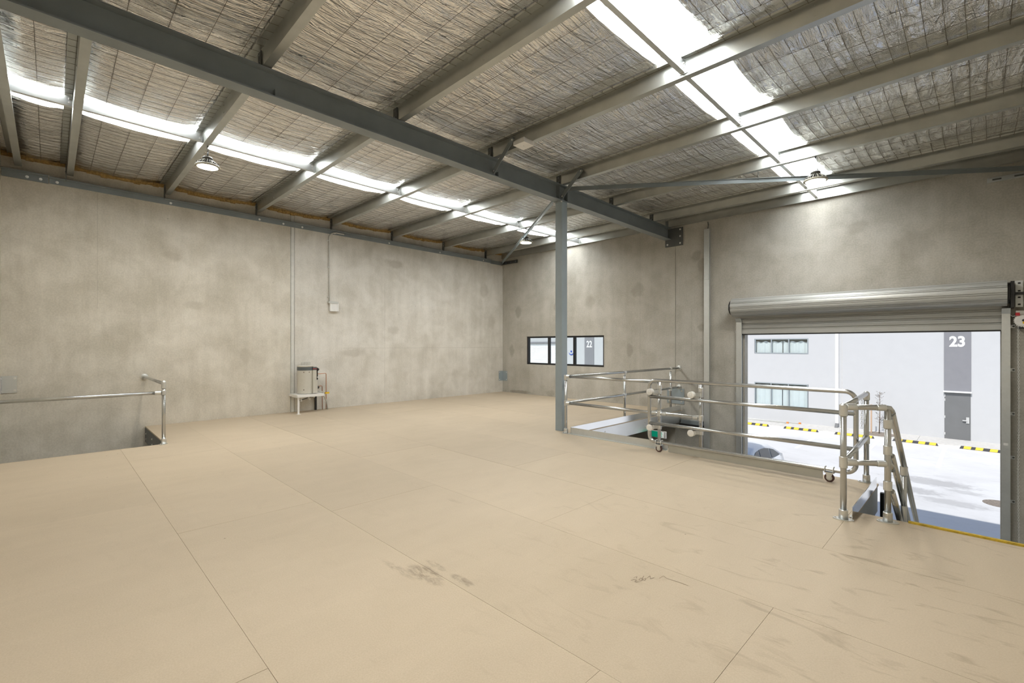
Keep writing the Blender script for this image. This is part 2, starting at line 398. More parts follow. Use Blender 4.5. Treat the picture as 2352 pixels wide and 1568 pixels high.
# ------------------------------------------------------------------ structure: mezzanine floor in sheets
floor = tag(st('floor'), 'tan particle board mezzanine floor laid in large sheets')
rows = [(-11.28, -9.965, [5.52, 8.84, 2.23]), (-9.965, -8.845, [6.60, 9.97, 3.27]), (-8.845, -7.675, [3.71, 6.98, 10.385]), (-7.675, -6.53, [1.9, 5.22, 8.55]),
        (-6.53, -5.385, [3.7, 7.05, 10.395]), (-5.385, -4.13, [1.8, 5.1, 8.465]), (-4.13, -3.0, [3.35]), (-3.0, -1.85, [1.7, 5.0]), (-1.85, -.7, [3.4]), (-.7, -.004, [1.8, 5.1])]
VL = (0, 2.225, YR, -9.42)          # stair opening at the left wall
for (y0, y1, xs) in rows:
    xe = XR if y1 <= -5.38 else (10.44 if y1 <= -4.1 else 6.20)
    cuts = [0.004] + sorted(x for x in xs if x < xe-.2) + [xe]
    for a, b_ in zip(cuts, cuts[1:]):
        g = .0010; dz = random.uniform(-.0006, .0006)
        rects = [(a, b_, y0, y1)]
        if a < VL[1] and y0 < VL[3]:       # cut the stair opening out
            rects = []
            if b_ > VL[1]: rects.append((max(a, VL[1]), b_, y0, y1))
            if y1 > VL[3]: rects.append((a, min(b_, VL[1]), VL[3], y1))
        if not rects: continue
        m = MB()
        for (p, q, r_, s_) in rects: m.box(p+g, r_+g, -.022, q-g, s_-g, dz)
        m.build('floor_sheet', 'board', floor)
# dark support below the joints, joists and edge beams
m = MB()
for y0, y1, x0, x1 in ((-9.42, -4.13, .0, 6.2), (-9.42, -5.385, 6.2, XR), (-5.385, -4.13, 6.2, 10.44), (-4.13, 0, 0, 6.2), (YR, -9.42, VL[1], XR)):
    m.box(x0+.01, y0+.01, -.05, x1-.01, y1-.01, -.0225)
m.build('sub_floor', 'steel_dk', floor)
def cbeam(name, mat, x0, y0, x1, y1, z0=-.29, z1=-.0225, t=.06):
    m = MB(); m.bar((x0, y0, (z0+z1)/2), (x1, y1, (z0+z1)/2), t, z1-z0); return m.build(name, mat, floor)
cbeam('edge_beam', 'satin', 6.168, -4.10, 6.168, -.02); cbeam('edge_beam', 'galv', 6.2, -4.162, 10.41, -4.162); cbeam('edge_beam', 'steel', 10.408, -5.38, 10.408, -4.2)
cbeam('edge_beam', 'galv', 10.4, -5.418, XR-.01, -5.418)
cbeam('edge_beam', 'steel_dk', .02, -9.392, 2.2, -9.392); cbeam('edge_beam', 'steel_dk', 2.258, YR+.02, 2.258, -9.43)
for x in (.18, .9, 1.6): bolt((x, -9.423, -.12), (0, -1, 0), .012, .012, floor); bolt((x, -9.423, -.22), (0, -1, 0), .012, .012, floor)
for y in (-3.2, -1.7): bolt((6.199, y, -.10), (1, 0, 0), .009, .01, floor); bolt((6.199, y, -.19), (1, 0, 0), .009, .01, floor)
# pencil scrawl left on a sheet
m = MB()
def ribbon(pts, w=.003):
    for (x0, y0), (x1, y1) in zip(pts, pts[1:]):
        d = Vector((x1-x0, y1-y0, 0)); nrm = Vector((-d.y, d.x, 0)).normalized()*w/2; k = len(m.v)
        m.v += [(x0-nrm.x, y0-nrm.y, .0009), (x0+nrm.x, y0+nrm.y, .0009), (x1+nrm.x, y1+nrm.y, .0009), (x1-nrm.x, y1-nrm.y, .0009)]; m.face((k, k+3, k+2, k+1))
for st_ in ([(9.625, -7.994), (9.631, -7.964), (9.649, -7.962), (9.649, -7.986), (9.667, -7.983)],
            [(9.616, -7.946), (9.627, -7.919), (9.635, -7.944)],
            [(9.656, -7.947), (9.654, -7.916), (9.673, -7.921), (9.675, -7.952), (9.656, -7.947)],
            [(9.653, -7.875), (9.667, -7.928), (9.69, -7.929), (9.681, -7.897), (9.672, -7.914)],
            [(9.683, -7.887), (9.682, -7.846), (9.705, -7.881), (9.714, -7.847)],
            [(9.743, -7.835), (9.746, -7.782), (9.777, -7.8), (9.86, -7.79), (9.921, -7.79)]):
    ribbon(st_)
m.build('pencil_scrawl', 'mark', floor)
gf = box('ground_slab', (0.0, YR, ZG-.2, XR, 0.18, ZG), 'conc_plain'); tag(gf, 'grey concrete ground floor seen through the void', None, None, 'structure')

# ------------------------------------------------------------------ structure: roof
ceil_ = tag(st('ceiling'), 'silver foil insulated roof with two skylight strips and wire mesh')
def roof_z(y):                                       # underside of the blanket where it lies on the mesh
    z = zr(y) + .008 + PD + .004
    for a, b_ in zip(PUR, PUR[1:]):
        if a <= y <= b_:
            t = (y-a)/(b_-a); z -= 4*t*(1-t)*.05*min(1, (b_-a)/1.6); break
    return z
WX = .1435; WY = .31
def blanket(x0, x1, y0, y1):
    nx = max(2, int(round((x1-x0)/.026))); ny = max(2, int(round((y1-y0)/.042)))
    m = MB(); right = x0 > 6
    for j in range(ny+1):
        y = y0+(y1-y0)*j/ny; base = roof_z(y); dp_ = min(abs(y-q) for q in PUR); pin = min(1, max(0, (dp_-.05)/.16)); base += .012*(1-pin); py_ = abs(math.sin(math.pi*(y+.12)/WY))
        for i in range(nx+1):
            x = x0+(x1-x0)*i/nx; px_ = abs(math.sin(math.pi*x/WX))
            a = (.014 if right else .008)*(px_**.7)*(.5+.5*py_**.6)
            w = noise.noise((x*7.0, y*1.3, 1.7))*.012 + noise.noise((x*1.1, y*2.2, 4.2))*.030 + noise.noise((x*17, y*7, 9.1))*.0042
            if right: w *= 1.25
            m.v.append((x, y, base+.006+(w*.7-a)*pin))
    for j in range(ny):
        for i in range(nx):
            k = j*(nx+1)+i; m.face((k, k+nx+1, k+nx+2, k+1), True)
    o = m.build('insulation_blanket', 'foil', ceil_)
    return o
for a, b_ in zip(PUR, PUR[1:]):
    for x0, x1 in ((.02, SKY1[0]), (SKY1[1], SKY2[0]), (SKY2[1], XR-.01)):
        blanket(x0, x1, a, b_)
blanket(.02, SKY1[0], YR, PUR[0]); blanket(SKY1[1], SKY2[0], YR, PUR[0]); blanket(SKY2[1], XR-.01, YR, PUR[0])
# translucent ribbed roof sheets over the two strips
for x0, x1 in (SKY1, SKY2):
    m = MB(); N = 60; prev = None
    for i in range(N+1):
        x = x0-.30+(x1-x0+.60)*i/N; zz = .055+.014*(1 if (i//2) % 3 == 0 else 0)
        k = len(m.v); m.v += [(x, YR, zr(YR)+PD+zz), (x, -.02, zr(-.02)+PD+zz)]
        if prev is not None: m.face((prev, prev+1, k+1, k))
        prev = k
    m.build('skylight_sheet', 'sky_sheet', ceil_)
# opaque roof skin above everything
m = MB()
for x0, x1 in ((-.18, SKY1[0]-.30), (SKY1[1]+.30, SKY2[0]-.30), (SKY2[1]+.30, XR+.18)):
    m.hexa([(x0, YR-.18, zr(YR)+PD+.11), (x1, YR-.18, zr(YR)+PD+.11), (x1, .18, zr(0)+PD+.11), (x0, .18, zr(0)+PD+.11), (x0, YR-.18, zr(YR)+PD+.13), (x1, YR-.18, zr(YR)+PD+.13), (x1, .18, zr(0)+PD+.13), (x0, .18, zr(0)+PD+.13)])
m.build('roof_skin', 'galv', ceil_)
m = MB()
for xk in (SKY1[0]-.30, SKY1[1]+.30, SKY2[0]-.30, SKY2[1]+.30):
    m.hexa([(xk-.006, YR, zr(YR)+PD+.04), (xk+.006, YR, zr(YR)+PD+.04), (xk+.006, 0, zr(0)+PD+.04), (xk-.006, 0, zr(0)+PD+.04), (xk-.006, YR, zr(YR)+PD+.12), (xk+.006, YR, zr(YR)+PD+.12), (xk+.006, 0, zr(0)+PD+.12), (xk-.006, 0, zr(0)+PD+.12)])
m.build('sheet_lap', 'galv', ceil_)
# wire mesh under the blanket
m = MB(); x = .1
ys = []
for a, b_ in zip(PUR, PUR[1:]):
    k = max(2, int((b_-a)/.2)); ys += [a+(b_-a)*i/k for i in range(k)]
ys.append(PUR[-1])
while x < XR-.05:
    j = random.uniform(-.004, .004)
    pts = [(x+j+.006*math.sin(y*2.1+x*7), y, roof_z(y)-.016) for y in ys]
    m.pipe(pts, .0022, 4, False)
    for y in PUR[1:-1]: m.bar((x+j, y-.085, zp(y)+PD+.004), (x+j, y-.086, zp(y)+PD-.026), .003, .003, (1, 0, 0))
    x += WX
y = YR+.15
while y < -.1:
    m.pipe([(.03, y, roof_z(y)-.019), (3, y+.004, roof_z(y)-.019), (6, y-.003, roof_z(y)-.019), (9, y+.003, roof_z(y)-.019), (XR-.03, y, roof_z(y)-.019)], .0022, 4, False); y += WY
tag(m.build('wire_mesh', 'wire', ceil_), kind='stuff')
# raw glass wool edge showing along the left wall, and the wall capping at the back
m = MB(); N = 120
for i in range(N):
    y0 = YR+(0-YR)*i/N; y1 = YR+(0-YR)*(i+1)/N; zt = roof_z((y0+y1)/2)-.012; h = .030+.022*random.random()
    m.hexa([(.001, y0, zt-h), (.035+.02*random.random(), y0, zt-h*.9), (.035, y1, zt-h*.9), (.001, y1, zt-h), (.001, y0, zt+.02), (.06, y0, zt+.02), (.06, y1, zt+.02), (.001, y1, zt+.02)])
m.build('insulation_edge', 'fibre', ceil_)

# ------------------------------------------------------------------ roof steel
ORD = ['nearest the rear wall', 'second from the rear wall', 'third from the rear wall', 'fourth from the rear wall', 'fifth from the rear wall, carrying the white box', 'sixth from the rear wall, above the steel column', 'seventh from the rear wall, carrying the far lamps', 'next to last before the back wall', 'running tight along the top of the back wall']
def zsec(m, y, x0, x1):
    z0 = zp(y); z1 = z0+PD; t = .004; fl_ = .082; lip = .022
    m.box(x0, y-t/2, z0, x1, y+t/2, z1)                       # web
    m.box(x0, y+t/2, z0, x1, y+fl_, z0+t); m.box(x0, y+fl_-t, z0+t, x1, y+fl_, z0+lip)     # lower flange away from the camera
    m.box(x0, y-fl_, z1-t, x1, y-t/2, z1); m.box(x0, y-fl_, z1-lip, x1, y-fl_+t, z1-t)     # upper flange towards the camera
for i, y in enumerate(PUR):
    yy = y
    p = thing('roof_purlin', 'galvanised steel Z purlin, '+ORD[i], 'purlin', (0, y, zp(y)), 'purlins carrying the roof')
    m = MB(); zsec(m, yy, .05 if i < 8 else .03, XR-.03); m.build('z_section', 'purlin', p)
    if 0 < i < 8:
        for x in (.05, RXC-.045):
            MB().box(x, y-.016, zr(y)-.0 if x > 1 else zr(y)-.09, x+.09, y-.006, zp(y)+.165).build('cleat', 'steel_dk', p)
            for zz in (.05, .13): bolt((x+.045, y-.016, zp(y)+zz), (0, -1, 0), .008, .008, p, 'bolt', 'steel')
    else:
        MB().box(RXC-.035, y-.012, zr(y), RXC+.035, y-.004, zp(y)+.155).build('cleat', 'steel', p)
    for x in (1.2, 4.4, 7.6, 10.2):                            # bolt pairs of the lapped joints
        for zz in (.05, .14): bolt((x, y-.003, zp(y)+zz), (0, -1, 0), .006, .006, p, 'bolt', 'purlin')

raf = thing('steel_rafter', 'dark grey steel I-beam rafter running diagonally across the roof', 'rafter', (RXC, -5.5, zr(-5.5)-.285))
def ibeam(m, x0, x1, y0, y1, dep=.285, tf=.014, tw=.010):
    c = (x0+x1)/2
    def slab(a, b_, za, zb): m.hexa([(a, y0, zr(y0)+za), (b_, y0, zr(y0)+za), (b_, y1, zr(y1)+za), (a, y1, zr(y1)+za), (a, y0, zr(y0)+zb), (b_, y0, zr(y0)+zb), (b_, y1, zr(y1)+zb), (a, y1, zr(y1)+zb)])
    slab(x0, x1, -tf, 0); slab(x0, x1, -dep, -dep+tf); slab(c-tw/2, c+tw/2, -dep+tf, -tf)
m = MB(); ibeam(m, RX0, RX1, YR+.01, -.03); m.build('i_section', 'steel', raf)
for y in (-9.0, -5.74, -4.25, -4.02): MB().box(RXC+.005, y-.004, zr(y)-.27, RX1-.006, y+.004, zr(y)-.015 if y > -5 else zr(y)-.19).build('stiffener', 'steel', raf)
ep = MB().box(5.80, -.028, 3.93, 6.24, -.002, 4.36).build('end_plate', 'steel_dk', raf)
for x, z in ((5.86, 3.985), (6.18, 3.985), (6.18, 4.15), (6.18, 4.31)): bolt((x, -.028, z), (0, -1, 0), .013, .014, ep)

colm = thing('steel_column', 'grey square steel column standing beside the void railing', 'column', (5.87, -4.11, 0))
MB().box(5.795, -4.185, 0, 5.945, -4.035, zr(-4.1)-.285-.012).build('shaft', 'steel_col', colm)
cap = MB().box(5.775, -4.215, zr(-4.1)-.297, 5.965, -4.005, zr(-4.1)-.285).build('cap_plate', 'steel', colm)
for x in (5.79, 5.95):
    for y in (-4.2, -4.02): bolt((x, y, zr(-4.1)-.297), (0, 0, -1), .010, .016, cap)

for (y, lab) in ((-5.84, 'dark grey angled fly brace under the purlin with the white box'), (-4.18, 'dark grey angled fly brace directly above the steel column')):
    fb = thing('fly_brace', lab, 'brace', (5.96, y, zr(y)-.27), 'fly braces bolted to the rafter')
    a = Vector((5.935, y+.02, zr(y)-.262)); b_ = Vector((6.43, y-.035, zp(y)+.12)); d = (b_-a).normalized()
    sd_ = Vector((-d.z, 0, d.x)); a2, b2 = a+Vector((0, -.03, .03)), b_+Vector((0, -.03, 0))
    MB().bar(a2, b2, .072, .007, (0, 1, 0)).build('angle_leg', 'steel', fb)
    MB().bar(a2+sd_*.034+Vector((0, .028, 0)), b2+sd_*.034+Vector((0, .028, 0)), .006, .055, (0, 1, 0)).build('angle_leg', 'steel', fb)
    bolt(a2+d*.03+Vector((0, -.004, 0)), (0, -1, 0), .009, .01, fb); bolt(b2-d*.03+Vector((0, -.004, 0)), (0, -1, 0), .009, .01, fb)
for lab, a, b_, hk, mt in (('long grey flat brace running from column top to the right corner', (5.97, -4.0, zr(-4)-.035), (11.80, -.12, 4.235), [(8.6, -2.25)], 'steel'),
                       ('pale grey diagonal brace running down to the far left corner', (5.76, -4.22, zr(-4.2)-.29), (.10, -.10, 4.26), [(3.3, -2.45), (1.0, -.78)], 'steel_col')):
    br = thing('roof_brace', lab, 'brace', a, 'diagonal roof braces')
    MB().bar(a, b_, .008, .076, (0, 0, 1)).build('flat_bar', mt, br)
    MB().bar(Vector(a)+Vector((0, 0, .03)), Vector(b_)+Vector((0, 0, .03)), .05, .006, (0, 0, 1)).build('top_leg', mt, br)
    if b_[0] > 9:
        ep_ = MB().box(11.31, -.012, 4.15, XR-.01, -.001, 4.225).build('wall_plate', 'galv', br)
        for q in (11.42, 11.66): MB().box(q-.05, -.0135, 4.175, q+.05, -.0125, 4.20).build('slot', 'steel_dk', ep_)
    for (hx, hy) in hk:
        t = (hx-a[0])/(b_[0]-a[0]); zz = a[2]+(b_[2]-a[2])*t; yy = a[1]+(b_[1]-a[1])*t; zt = zp(hy)+.12
        MB().pipe([(hx, yy, zz), (hx, yy, zt-.03), (hx+.01, yy-.01, zt), (hx+.03, yy-.02, zt), (hx+.04, yy-.02, zt-.03), (hx+.04, yy-.02, zt-.08)], .005, 6).build('hanger_hook', 'steel_dk', br)

ch = thing('wall_angle', 'dark grey steel ledger angle bolted high along the left wall', 'ledger', (.05, -5.5, zr(-5.5)-.175))
def sl(m, x0, x1, y0, y1, za, zb): m.hexa([(x0, y0, zr(y0)+za), (x1, y0, zr(y0)+za), (x1, y1, zr(y1)+za), (x0, y1, zr(y1)+za), (x0, y0, zr(y0)+zb), (x1, y0, zr(y0)+zb), (x1, y1, zr(y1)+zb), (x0, y1, zr(y1)+zb)])
m = MB(); sl(m, .0, .012, -10.72, -.55, -.175, -.075); sl(m, .012, .10, -10.72, -.55, -.087, -.075); m.build('angle', 'steel', ch)
m = MB(); sl(m, .0, .024, YR+.01, -10.73, -.185, -.065); sl(m, .024, .11, YR+.01, -10.73, -.08, -.065); m.build('end_angle', 'steel', ch)
m = MB(); sl(m, .0, .024, -.54, -.03, -.195, -.085); m.build('end_angle', 'steel', ch)
for y in (-10.98, -10.82, -10.62, -9.02, -7.42, -6.92, -6.5, -5.72, -4.22, -2.55, -.85): bolt((.012 if y > -10.7 else .024, y, zr(y)-.135), (1, 0, 0), .013, .014, ch)
cor = thing('corner_angle', 'dark steel plate wrapping the far top corner of the walls', 'bracket', (.3, -.02, 4.2))
MB().box(.03, -.03, 4.20, .72, -.006, 4.30).build('plate', 'steel_dk', cor); MB().box(.03, -.10, 4.19, .72, -.03, 4.20).build('ledge', 'steel_dk', cor)
for x in (.2, .42, .64): bolt((x, -.03, 4.25), (0, -1, 0), .012, .012, cor, 'bolt', 'steel')

for k, (xb, lab) in enumerate(((3.20, 'galvanised bridging channel running along the skylight near the left wall'), (8.97, 'galvanised bridging channel running along the skylight by the roller door'))):
    bg = thing('purlin_bridging', lab, 'bridging', (xb, -5.5, zp(-5.5)+.07), 'bridging channels under the skylights')
    for a, b_ in zip(PUR[:-1], PUR[1:]):
        m = MB(); z0 = zp(a)+.055; z1 = zp(b_)+.055; ya, yb = a+.008, b_-.008
        for (x0, x1, za, zb) in ((xb+.021, xb+.025, -.015, .105), (xb-.03, xb+.021, -.015, -.011), (xb-.03, xb+.021, .101, .105), (xb-.03, xb-.027, -.011, .0)):
            m.hexa([(x0, ya, z0+za), (x1, ya, z0+za), (x1, yb, z1+za), (x0, yb, z1+za), (x0, ya, z0+zb), (x1, ya, z0+zb), (x1, yb, z1+zb), (x0, yb, z1+zb)])
        s_ = m.build('bridging_channel', 'galv', bg)
        bolt((xb+.025, yb-.03, z1+.02), (1, 0, 0), .009, .012, s_); bolt((xb+.025, yb-.03, z1+.07), (1, 0, 0), .009, .012, s_)
        MB().box(xb-.04, yb-.003, z1-.03, xb+.06, yb, z1+.06).build('end_tab', 'galv', s_)

# ------------------------------------------------------------------ high bay lamps
def lamp(label, loc, top):
    x, y, z = loc
    t = thing('high_bay_lamp', label, 'lamp', loc, 'round high bay lamps hanging from purlins')
    MB().lathe((x, y, z), [(.130, .004), (.1365, .014)], 36).build('lens', 'lens', t)
    MB().lathe((x, y, z), [(.130, 0), (.158, .002), (.162, .018), (.150, .030), (.137, .030), (.137, .013), (.130, 0)], 36, (0, 0, 1), False).build('rim', 'rim', t)
    hs = MB().lathe((x, y, z), [(.137, .03), (.115, .05), (.075, .085), (.06, .11)], 30).build('heat_sink', 'sink', t)
    for k in range(28):
        an = 2*math.pi*k/28; c, s_ = math.cos(an), math.sin(an); m = MB()
        pr = [(.085, .05), (.152, .03), (.150, .046), (.110, .078), (.072, .105), (.05, .105)]
        nx, ny = -s_*.0035, c*.0035
        m.prism(pr, lambda p: (x+c*p[0]-nx, y+s_*p[0]-ny, z+p[1]), lambda p: (x+c*p[0]+nx, y+s_*p[0]+ny, z+p[1])); m.build('fin', 'rim' if k % 2 else 'sink', hs)
    dv = MB().lathe((x, y, z), [(.066, .105), (.068, .135), (.056, .150), (.02, .152)], 24).build('driver_cap', 'sink', t)
    MB().pipe([(x-.03, y, z+.15), (x-.012, y, z+.20), (x+.004, y, z+.215), (x+.02, y, z+.20), (x+.03, y, z+.15)], .005, 6).build('hook_loop', 'steel_dk', dv)
    m = MB(); zz = z+.21; k = 0
    while zz < top-.02:
        a = Vector((.007, 0, 0)) if k % 2 else Vector((0, .007, 0))
        c = Vector((x, y, zz+.013))
        m.pipe([c-a+Vector((0, 0, -.010)), c+Vector((0, 0, -.016)), c+a+Vector((0, 0, -.010)), c+a+Vector((0, 0, .010)), c+Vector((0, 0, .016)), c-a+Vector((0, 0, .010))], .0022, 5, False, True)
        zz += .024; k += 1
    m.build('chain', 'steel_dk', t)
    MB().box(x-.012, y-.006, top-.025, x+.012, y+.006, top+.006).build('chain_clip', 'steel_dk', t)
    MB().pipe([(x+.03, y, z+.15), (x+.035, y+.01, z+.25), (x+.012, y+.01, top-.06), (x+.03, y+.01, top-.02)], .003, 5).build('lead', 'steel_dk', t)
lamp('lit round high bay lamp hanging near the left wall skylight', (3.22, -9.06, 4.165), zp(-9.1))
lamp('lit round high bay lamp half behind the pale brace in the far corner', (3.40, -2.44, 4.045), zp(-2.5))
lamp('added unseen round high bay lamp lighting the near floor', (9.47, -9.06, 4.10), zp(-9.1))  # added fourth lamp, out of view, evens the light on the foreground
lamp('lit round high bay lamp hanging above the roller door', (9.47, -2.44, 4.035), zp(-2.5))

wb_ = thing('junction_box', 'white square box fixed under the roof purlin', 'box', (6.67, -5.93, 4.375))
MB().box(6.565, -6.035, 4.378, 6.775, -5.825, 4.435).build('cover', 'white', wb_); MB().box(6.58, -6.02, 4.435, 6.76, -5.84, zp(-5.84)).build('base', 'white', wb_)
bolt((6.67, -5.93, 4.378), (0, 0, -1), .003, .002, wb_, 'screw', 'band')

# ------------------------------------------------------------------ left wall fittings
em = thing('emergency_light', 'small white wall unit under a bent grey conduit', 'wall light', (.05, -5.77, 2.39))
MB().box(.001, -5.90, 2.565, .09, -5.66, 2.615).build('bracket', 'pvc', em); MB().box(.02, -5.86, 2.375, .075, -5.69, 2.565).build('body', 'white', em); MB().box(.02, -5.69, 2.38, .085, -5.655, 2.57).build('side_cap', 'white', em)
c0 = [(.022, -5.865, 2.60), (.022, -5.865, 4.18)] + [(.022+.03*math.sin(k*math.pi/12), -5.865+.18-.18*math.cos(k*math.pi/12), 4.18+.13*math.sin(k*math.pi/12)) for k in range(1, 7)] + [(.05, -5.50, 4.305)]
MB().pipe(c0, .016, 10).build('conduit', 'pvc', em)
for z in (2.72, 3.45, 4.1): MB().box(.002, -5.905, z-.010, .026, -5.846, z+.010).build('saddle', 'bolt', em)
for lab, y0 in (('galvanised angle bracket joining the left and back walls', None), ('galvanised angle bracket on left wall at frame edge', 1)):
    if y0 is None:
        b_ = thing('corner_bracket', lab, 'bracket', (.02, -.02, .37), 'galvanised wall corner brackets')
        MB().box(.002, -.17, .37, .010, -.003, .69).build('plate', 'steel_col', b_); MB().box(.010, -.011, .37, .235, -.003, .69).build('plate', 'steel_col', b_)
        for z in (.41, .65): bolt((.010, -.14, z), (1, 0, 0), .010, .01, b_); bolt((.205, -.011, z), (0, -1, 0), .010, .01, b_)
    else:
        b_ = thing('corner_bracket', lab, 'bracket', (.02, YR+.05, .76), 'galvanised wall corner brackets')
        MB().box(.002, YR+.003, .76, .010, YR+.185, 1.04).build('plate', 'galv', b_); MB().box(.010, YR+.003, .76, .2, YR+.011, 1.04).build('plate', 'galv', b_)
        for z in (.80, 1.0): bolt((.010, YR+.16, z), (1, 0, 0), .010, .01, b_); bolt((.17, YR+.011, z), (0, 1, 0), .010, .01, b_)
pb = thing('joint_bracket', 'grey steel plate bridging the wall joint behind the railing', 'bracket', (6.05, -.01, .14))
MB().box(5.84, -.012, .14, 6.27, -.001, .51).build('plate', 'steel_col', pb)
for x in (5.9, 6.21):
    for z in (.2, .45): bolt((x, -.012, z), (0, -1, 0), .012, .012, pb)

# water heater on its stand
wh = thing('water_heater', 'cream electric water heater cylinder on a white wall stand', 'water heater', (.27, -6.52, .43))
cxh, cyh = .27, -6.525
MB().lathe((cxh, cyh, 0), [(.172, .435), (.178, .445), (.178, .965), (.178, .97)], 40).build('tank', 'cream', wh)
bd = MB().lathe((cxh, cyh, 0), [(.179, .968), (.1805, .97), (.1805, 1.045), (.179, 1.047)], 40).build('band', 'band', wh)
MB().lathe((cxh, cyh, 0), [(.179, 1.045), (.179, 1.068), (.16, 1.082), (.02, 1.088)], 40).build('lid', 'cream', wh)
hx = cxh+.214*math.cos(math.radians(38)); hy = cyh+.214*math.sin(math.radians(38))
MB().box(cxh+.02, cyh+.10, .445, cxh+.185, cyh+.205, .72).build('element_cover', 'cream', wh)
MB().box(cxh+.02, cyh+.10, .72, cxh+.175, cyh+.185, 1.05).build('front_cover', 'cream', wh)
fc = MB().box(cxh+.018, cyh+.098, .972, cxh+.1775, cyh+.1875, 1.045).build('cover_band', 'band', wh)
text('badge', 'Rheem', (cxh+.180, cyh+.143, .996), .030, 'red', wh, (math.pi/2, 0, math.pi/2), .0012, 1, .001)
MB().box(cxh+.1755, cyh+.104, .990, cxh+.1795, cyh+.1825, 1.030).build('badge_plate', 'band', wh)
for an, z in ((-32, .93), (6, .93), (-32, .53)):
    a = math.radians(an); bolt((cxh+.177*math.cos(a), cyh+.177*math.sin(a), z), (math.cos(a), math.sin(a), 0), .008, .005, wh, 'tank_plug', 'mulch')
for k in range(9):
    y = cyh-.09+.024*k; MB().pipe([(cxh, y, 1.085), (cxh, y, 1.15), (cxh+.012, y+.006, 1.165 if k % 2 else 1.15)], .0045, 6).build('top_terminal', 'pvc', wh)
# valve gear at the side of the tank
vy = cyh+.235
MB().box(cxh-.02, vy-.03, .74, cxh+.05, vy+.03, 1.02).build('valve_body', 'black', wh); MB().cyl((cxh+.01, vy, .43), (cxh+.01, vy, .74), .014).build('drain_pipe', 'black', wh)
MB().sphere((cxh+.05, vy+.03, .98), .03).build('valve_cap', 'black', wh); MB().sphere((cxh+.02, vy+.04, .56), .035).build('valve_cap', 'black', wh)
MB().cyl((cxh+.05, vy+.02, .80), (cxh+.075, vy+.02, .80), .014).build('gauge', 'white', wh); MB().cyl((cxh+.05, vy+.03, .92), (cxh+.07, vy+.03, .92), .010).build('gauge', 'white', wh)
MB().pipe([(cxh, vy, .87), (cxh-.10, vy+.2, .87), (cxh-.16, vy+.30, .868), (cxh-.17, vy+.317, .845), (cxh-.17, vy+.317, .0)], .0085, 8).build('copper_pipe', 'copper', wh)
MB().pipe([(cxh, vy+.02, .575), (cxh-.12, vy+.18, .575), (cxh-.16, vy+.215, .56), (cxh-.16, vy+.222, .0)], .0085, 8).build('copper_pipe', 'copper', wh)
MB().pipe([(cxh+.02, vy+.02, .47), (cxh+.06, vy+.14, .44), (cxh-.04, vy+.20, .36), (cxh-.12, vy+.30, .20), (cxh-.15, vy+.345, .0)], .014, 8).build('hose', 'pvc', wh)
ys_ = MB().box(cxh-.10, vy+.25, .385, cxh-.05, vy+.345, .42).build('tap_handle', 'yellow', wh)
stn = thing('heater_stand', 'white steel stand carrying the cream water heater', 'stand', (.27, -6.5, 0))
MB().box(.01, -6.80, .375, .53, -6.20, .43).build('tray', 'white', stn)
for (x, y) in ((.48, -6.76), ): 
    lg = MB().box(x-.018, y-.018, 0.004, x+.018, y+.018, .375).build('leg', 'white', stn); MB().box(x-.04, y-.04, 0, x+.04, y+.04, .006).build('foot', 'white', lg)
MB().box(.02, -6.22, 0, .06, -6.18, .375).build('leg', 'black', stn)
MB().box(.03, -6.74, .335, .5, -6.72, .36).build('rail', 'pvc', stn); MB().bar((.45, -6.72, .30), (.06, -6.24, .35), .012, .02).build('brace', 'steel_dk', stn)
for (y, z) in ((-6.70, .345), (-6.70, .30), (-6.5, .34), (-6.48, .31), (-6.38, .355)): bolt((.49 if y < -6.6 else .40, y, z), (.7, -.7, 0), .014, .014, stn, 'clamp_nut', 'bolt')

# ------------------------------------------------------------------ window in the back wall
w1 = tag(st('window_1', (2.56, .08, W[2])), 'long low black framed window with three panes')
fw = .05
for nme, b_ in (('frame_rail', (W[0], .03, W[3]-fw, W[1], .11, W[3])), ('frame_rail', (W[0], .03, W[2], W[1], .11, W[2]+fw)), ('frame_jamb', (W[0], .03, W[2]+fw, W[0]+fw, .11, W[3]-fw)), ('frame_jamb', (W[1]-fw, .03, W[2]+fw, W[1], .11, W[3]-fw)),
                ('mullion', (1.965, .035, W[2]+fw, 2.03, .105, W[3]-fw)), ('mullion', (2.93, .035, W[2]+fw, 3.0, .105, W[3]-fw))):
    box(nme, b_, 'frame', w1)
for a, b_ in ((W[0]+fw, 1.965), (2.03, 2.93), (3.0, W[1]-fw)): box('pane', (a, .068, W[2]+fw, b_, .074, W[3]-fw), 'glass', w1)

# galvanised cover channel on the wall
cc = thing('wall_channel', 'tall galvanised cover channel standing against the back wall', 'duct', (6.83, -.03, 0))
MB().box(6.765, -.065, 3.05, 6.885, -.001, 4.20).build('upper_length', 'galv', cc); MB().box(6.765, -.065, ZG, 6.885, -.001, 3.047).build('lower_length', 'galv', cc)
MB().pipe([(6.85, -.05, 4.2), (6.86, -.05, 4.28), (6.85, -.05, 4.36)], .010, 6).build('cable_tail', 'steel_dk', cc)
lb = thing('ledger_beam', 'dark steel ledger bolted to the back wall below floor level', 'ledger', (6.8, -.03, -.30)); MB().box(6.22, -.08, -.30, 6.75, -.001, -.215).build('angle', 'steel', lb); MB().box(6.22, -.16, -.34, 6.75, -.001, -.30).build('shade_strip', 'black', lb)  # black strip under the angle stands in for the shade below it

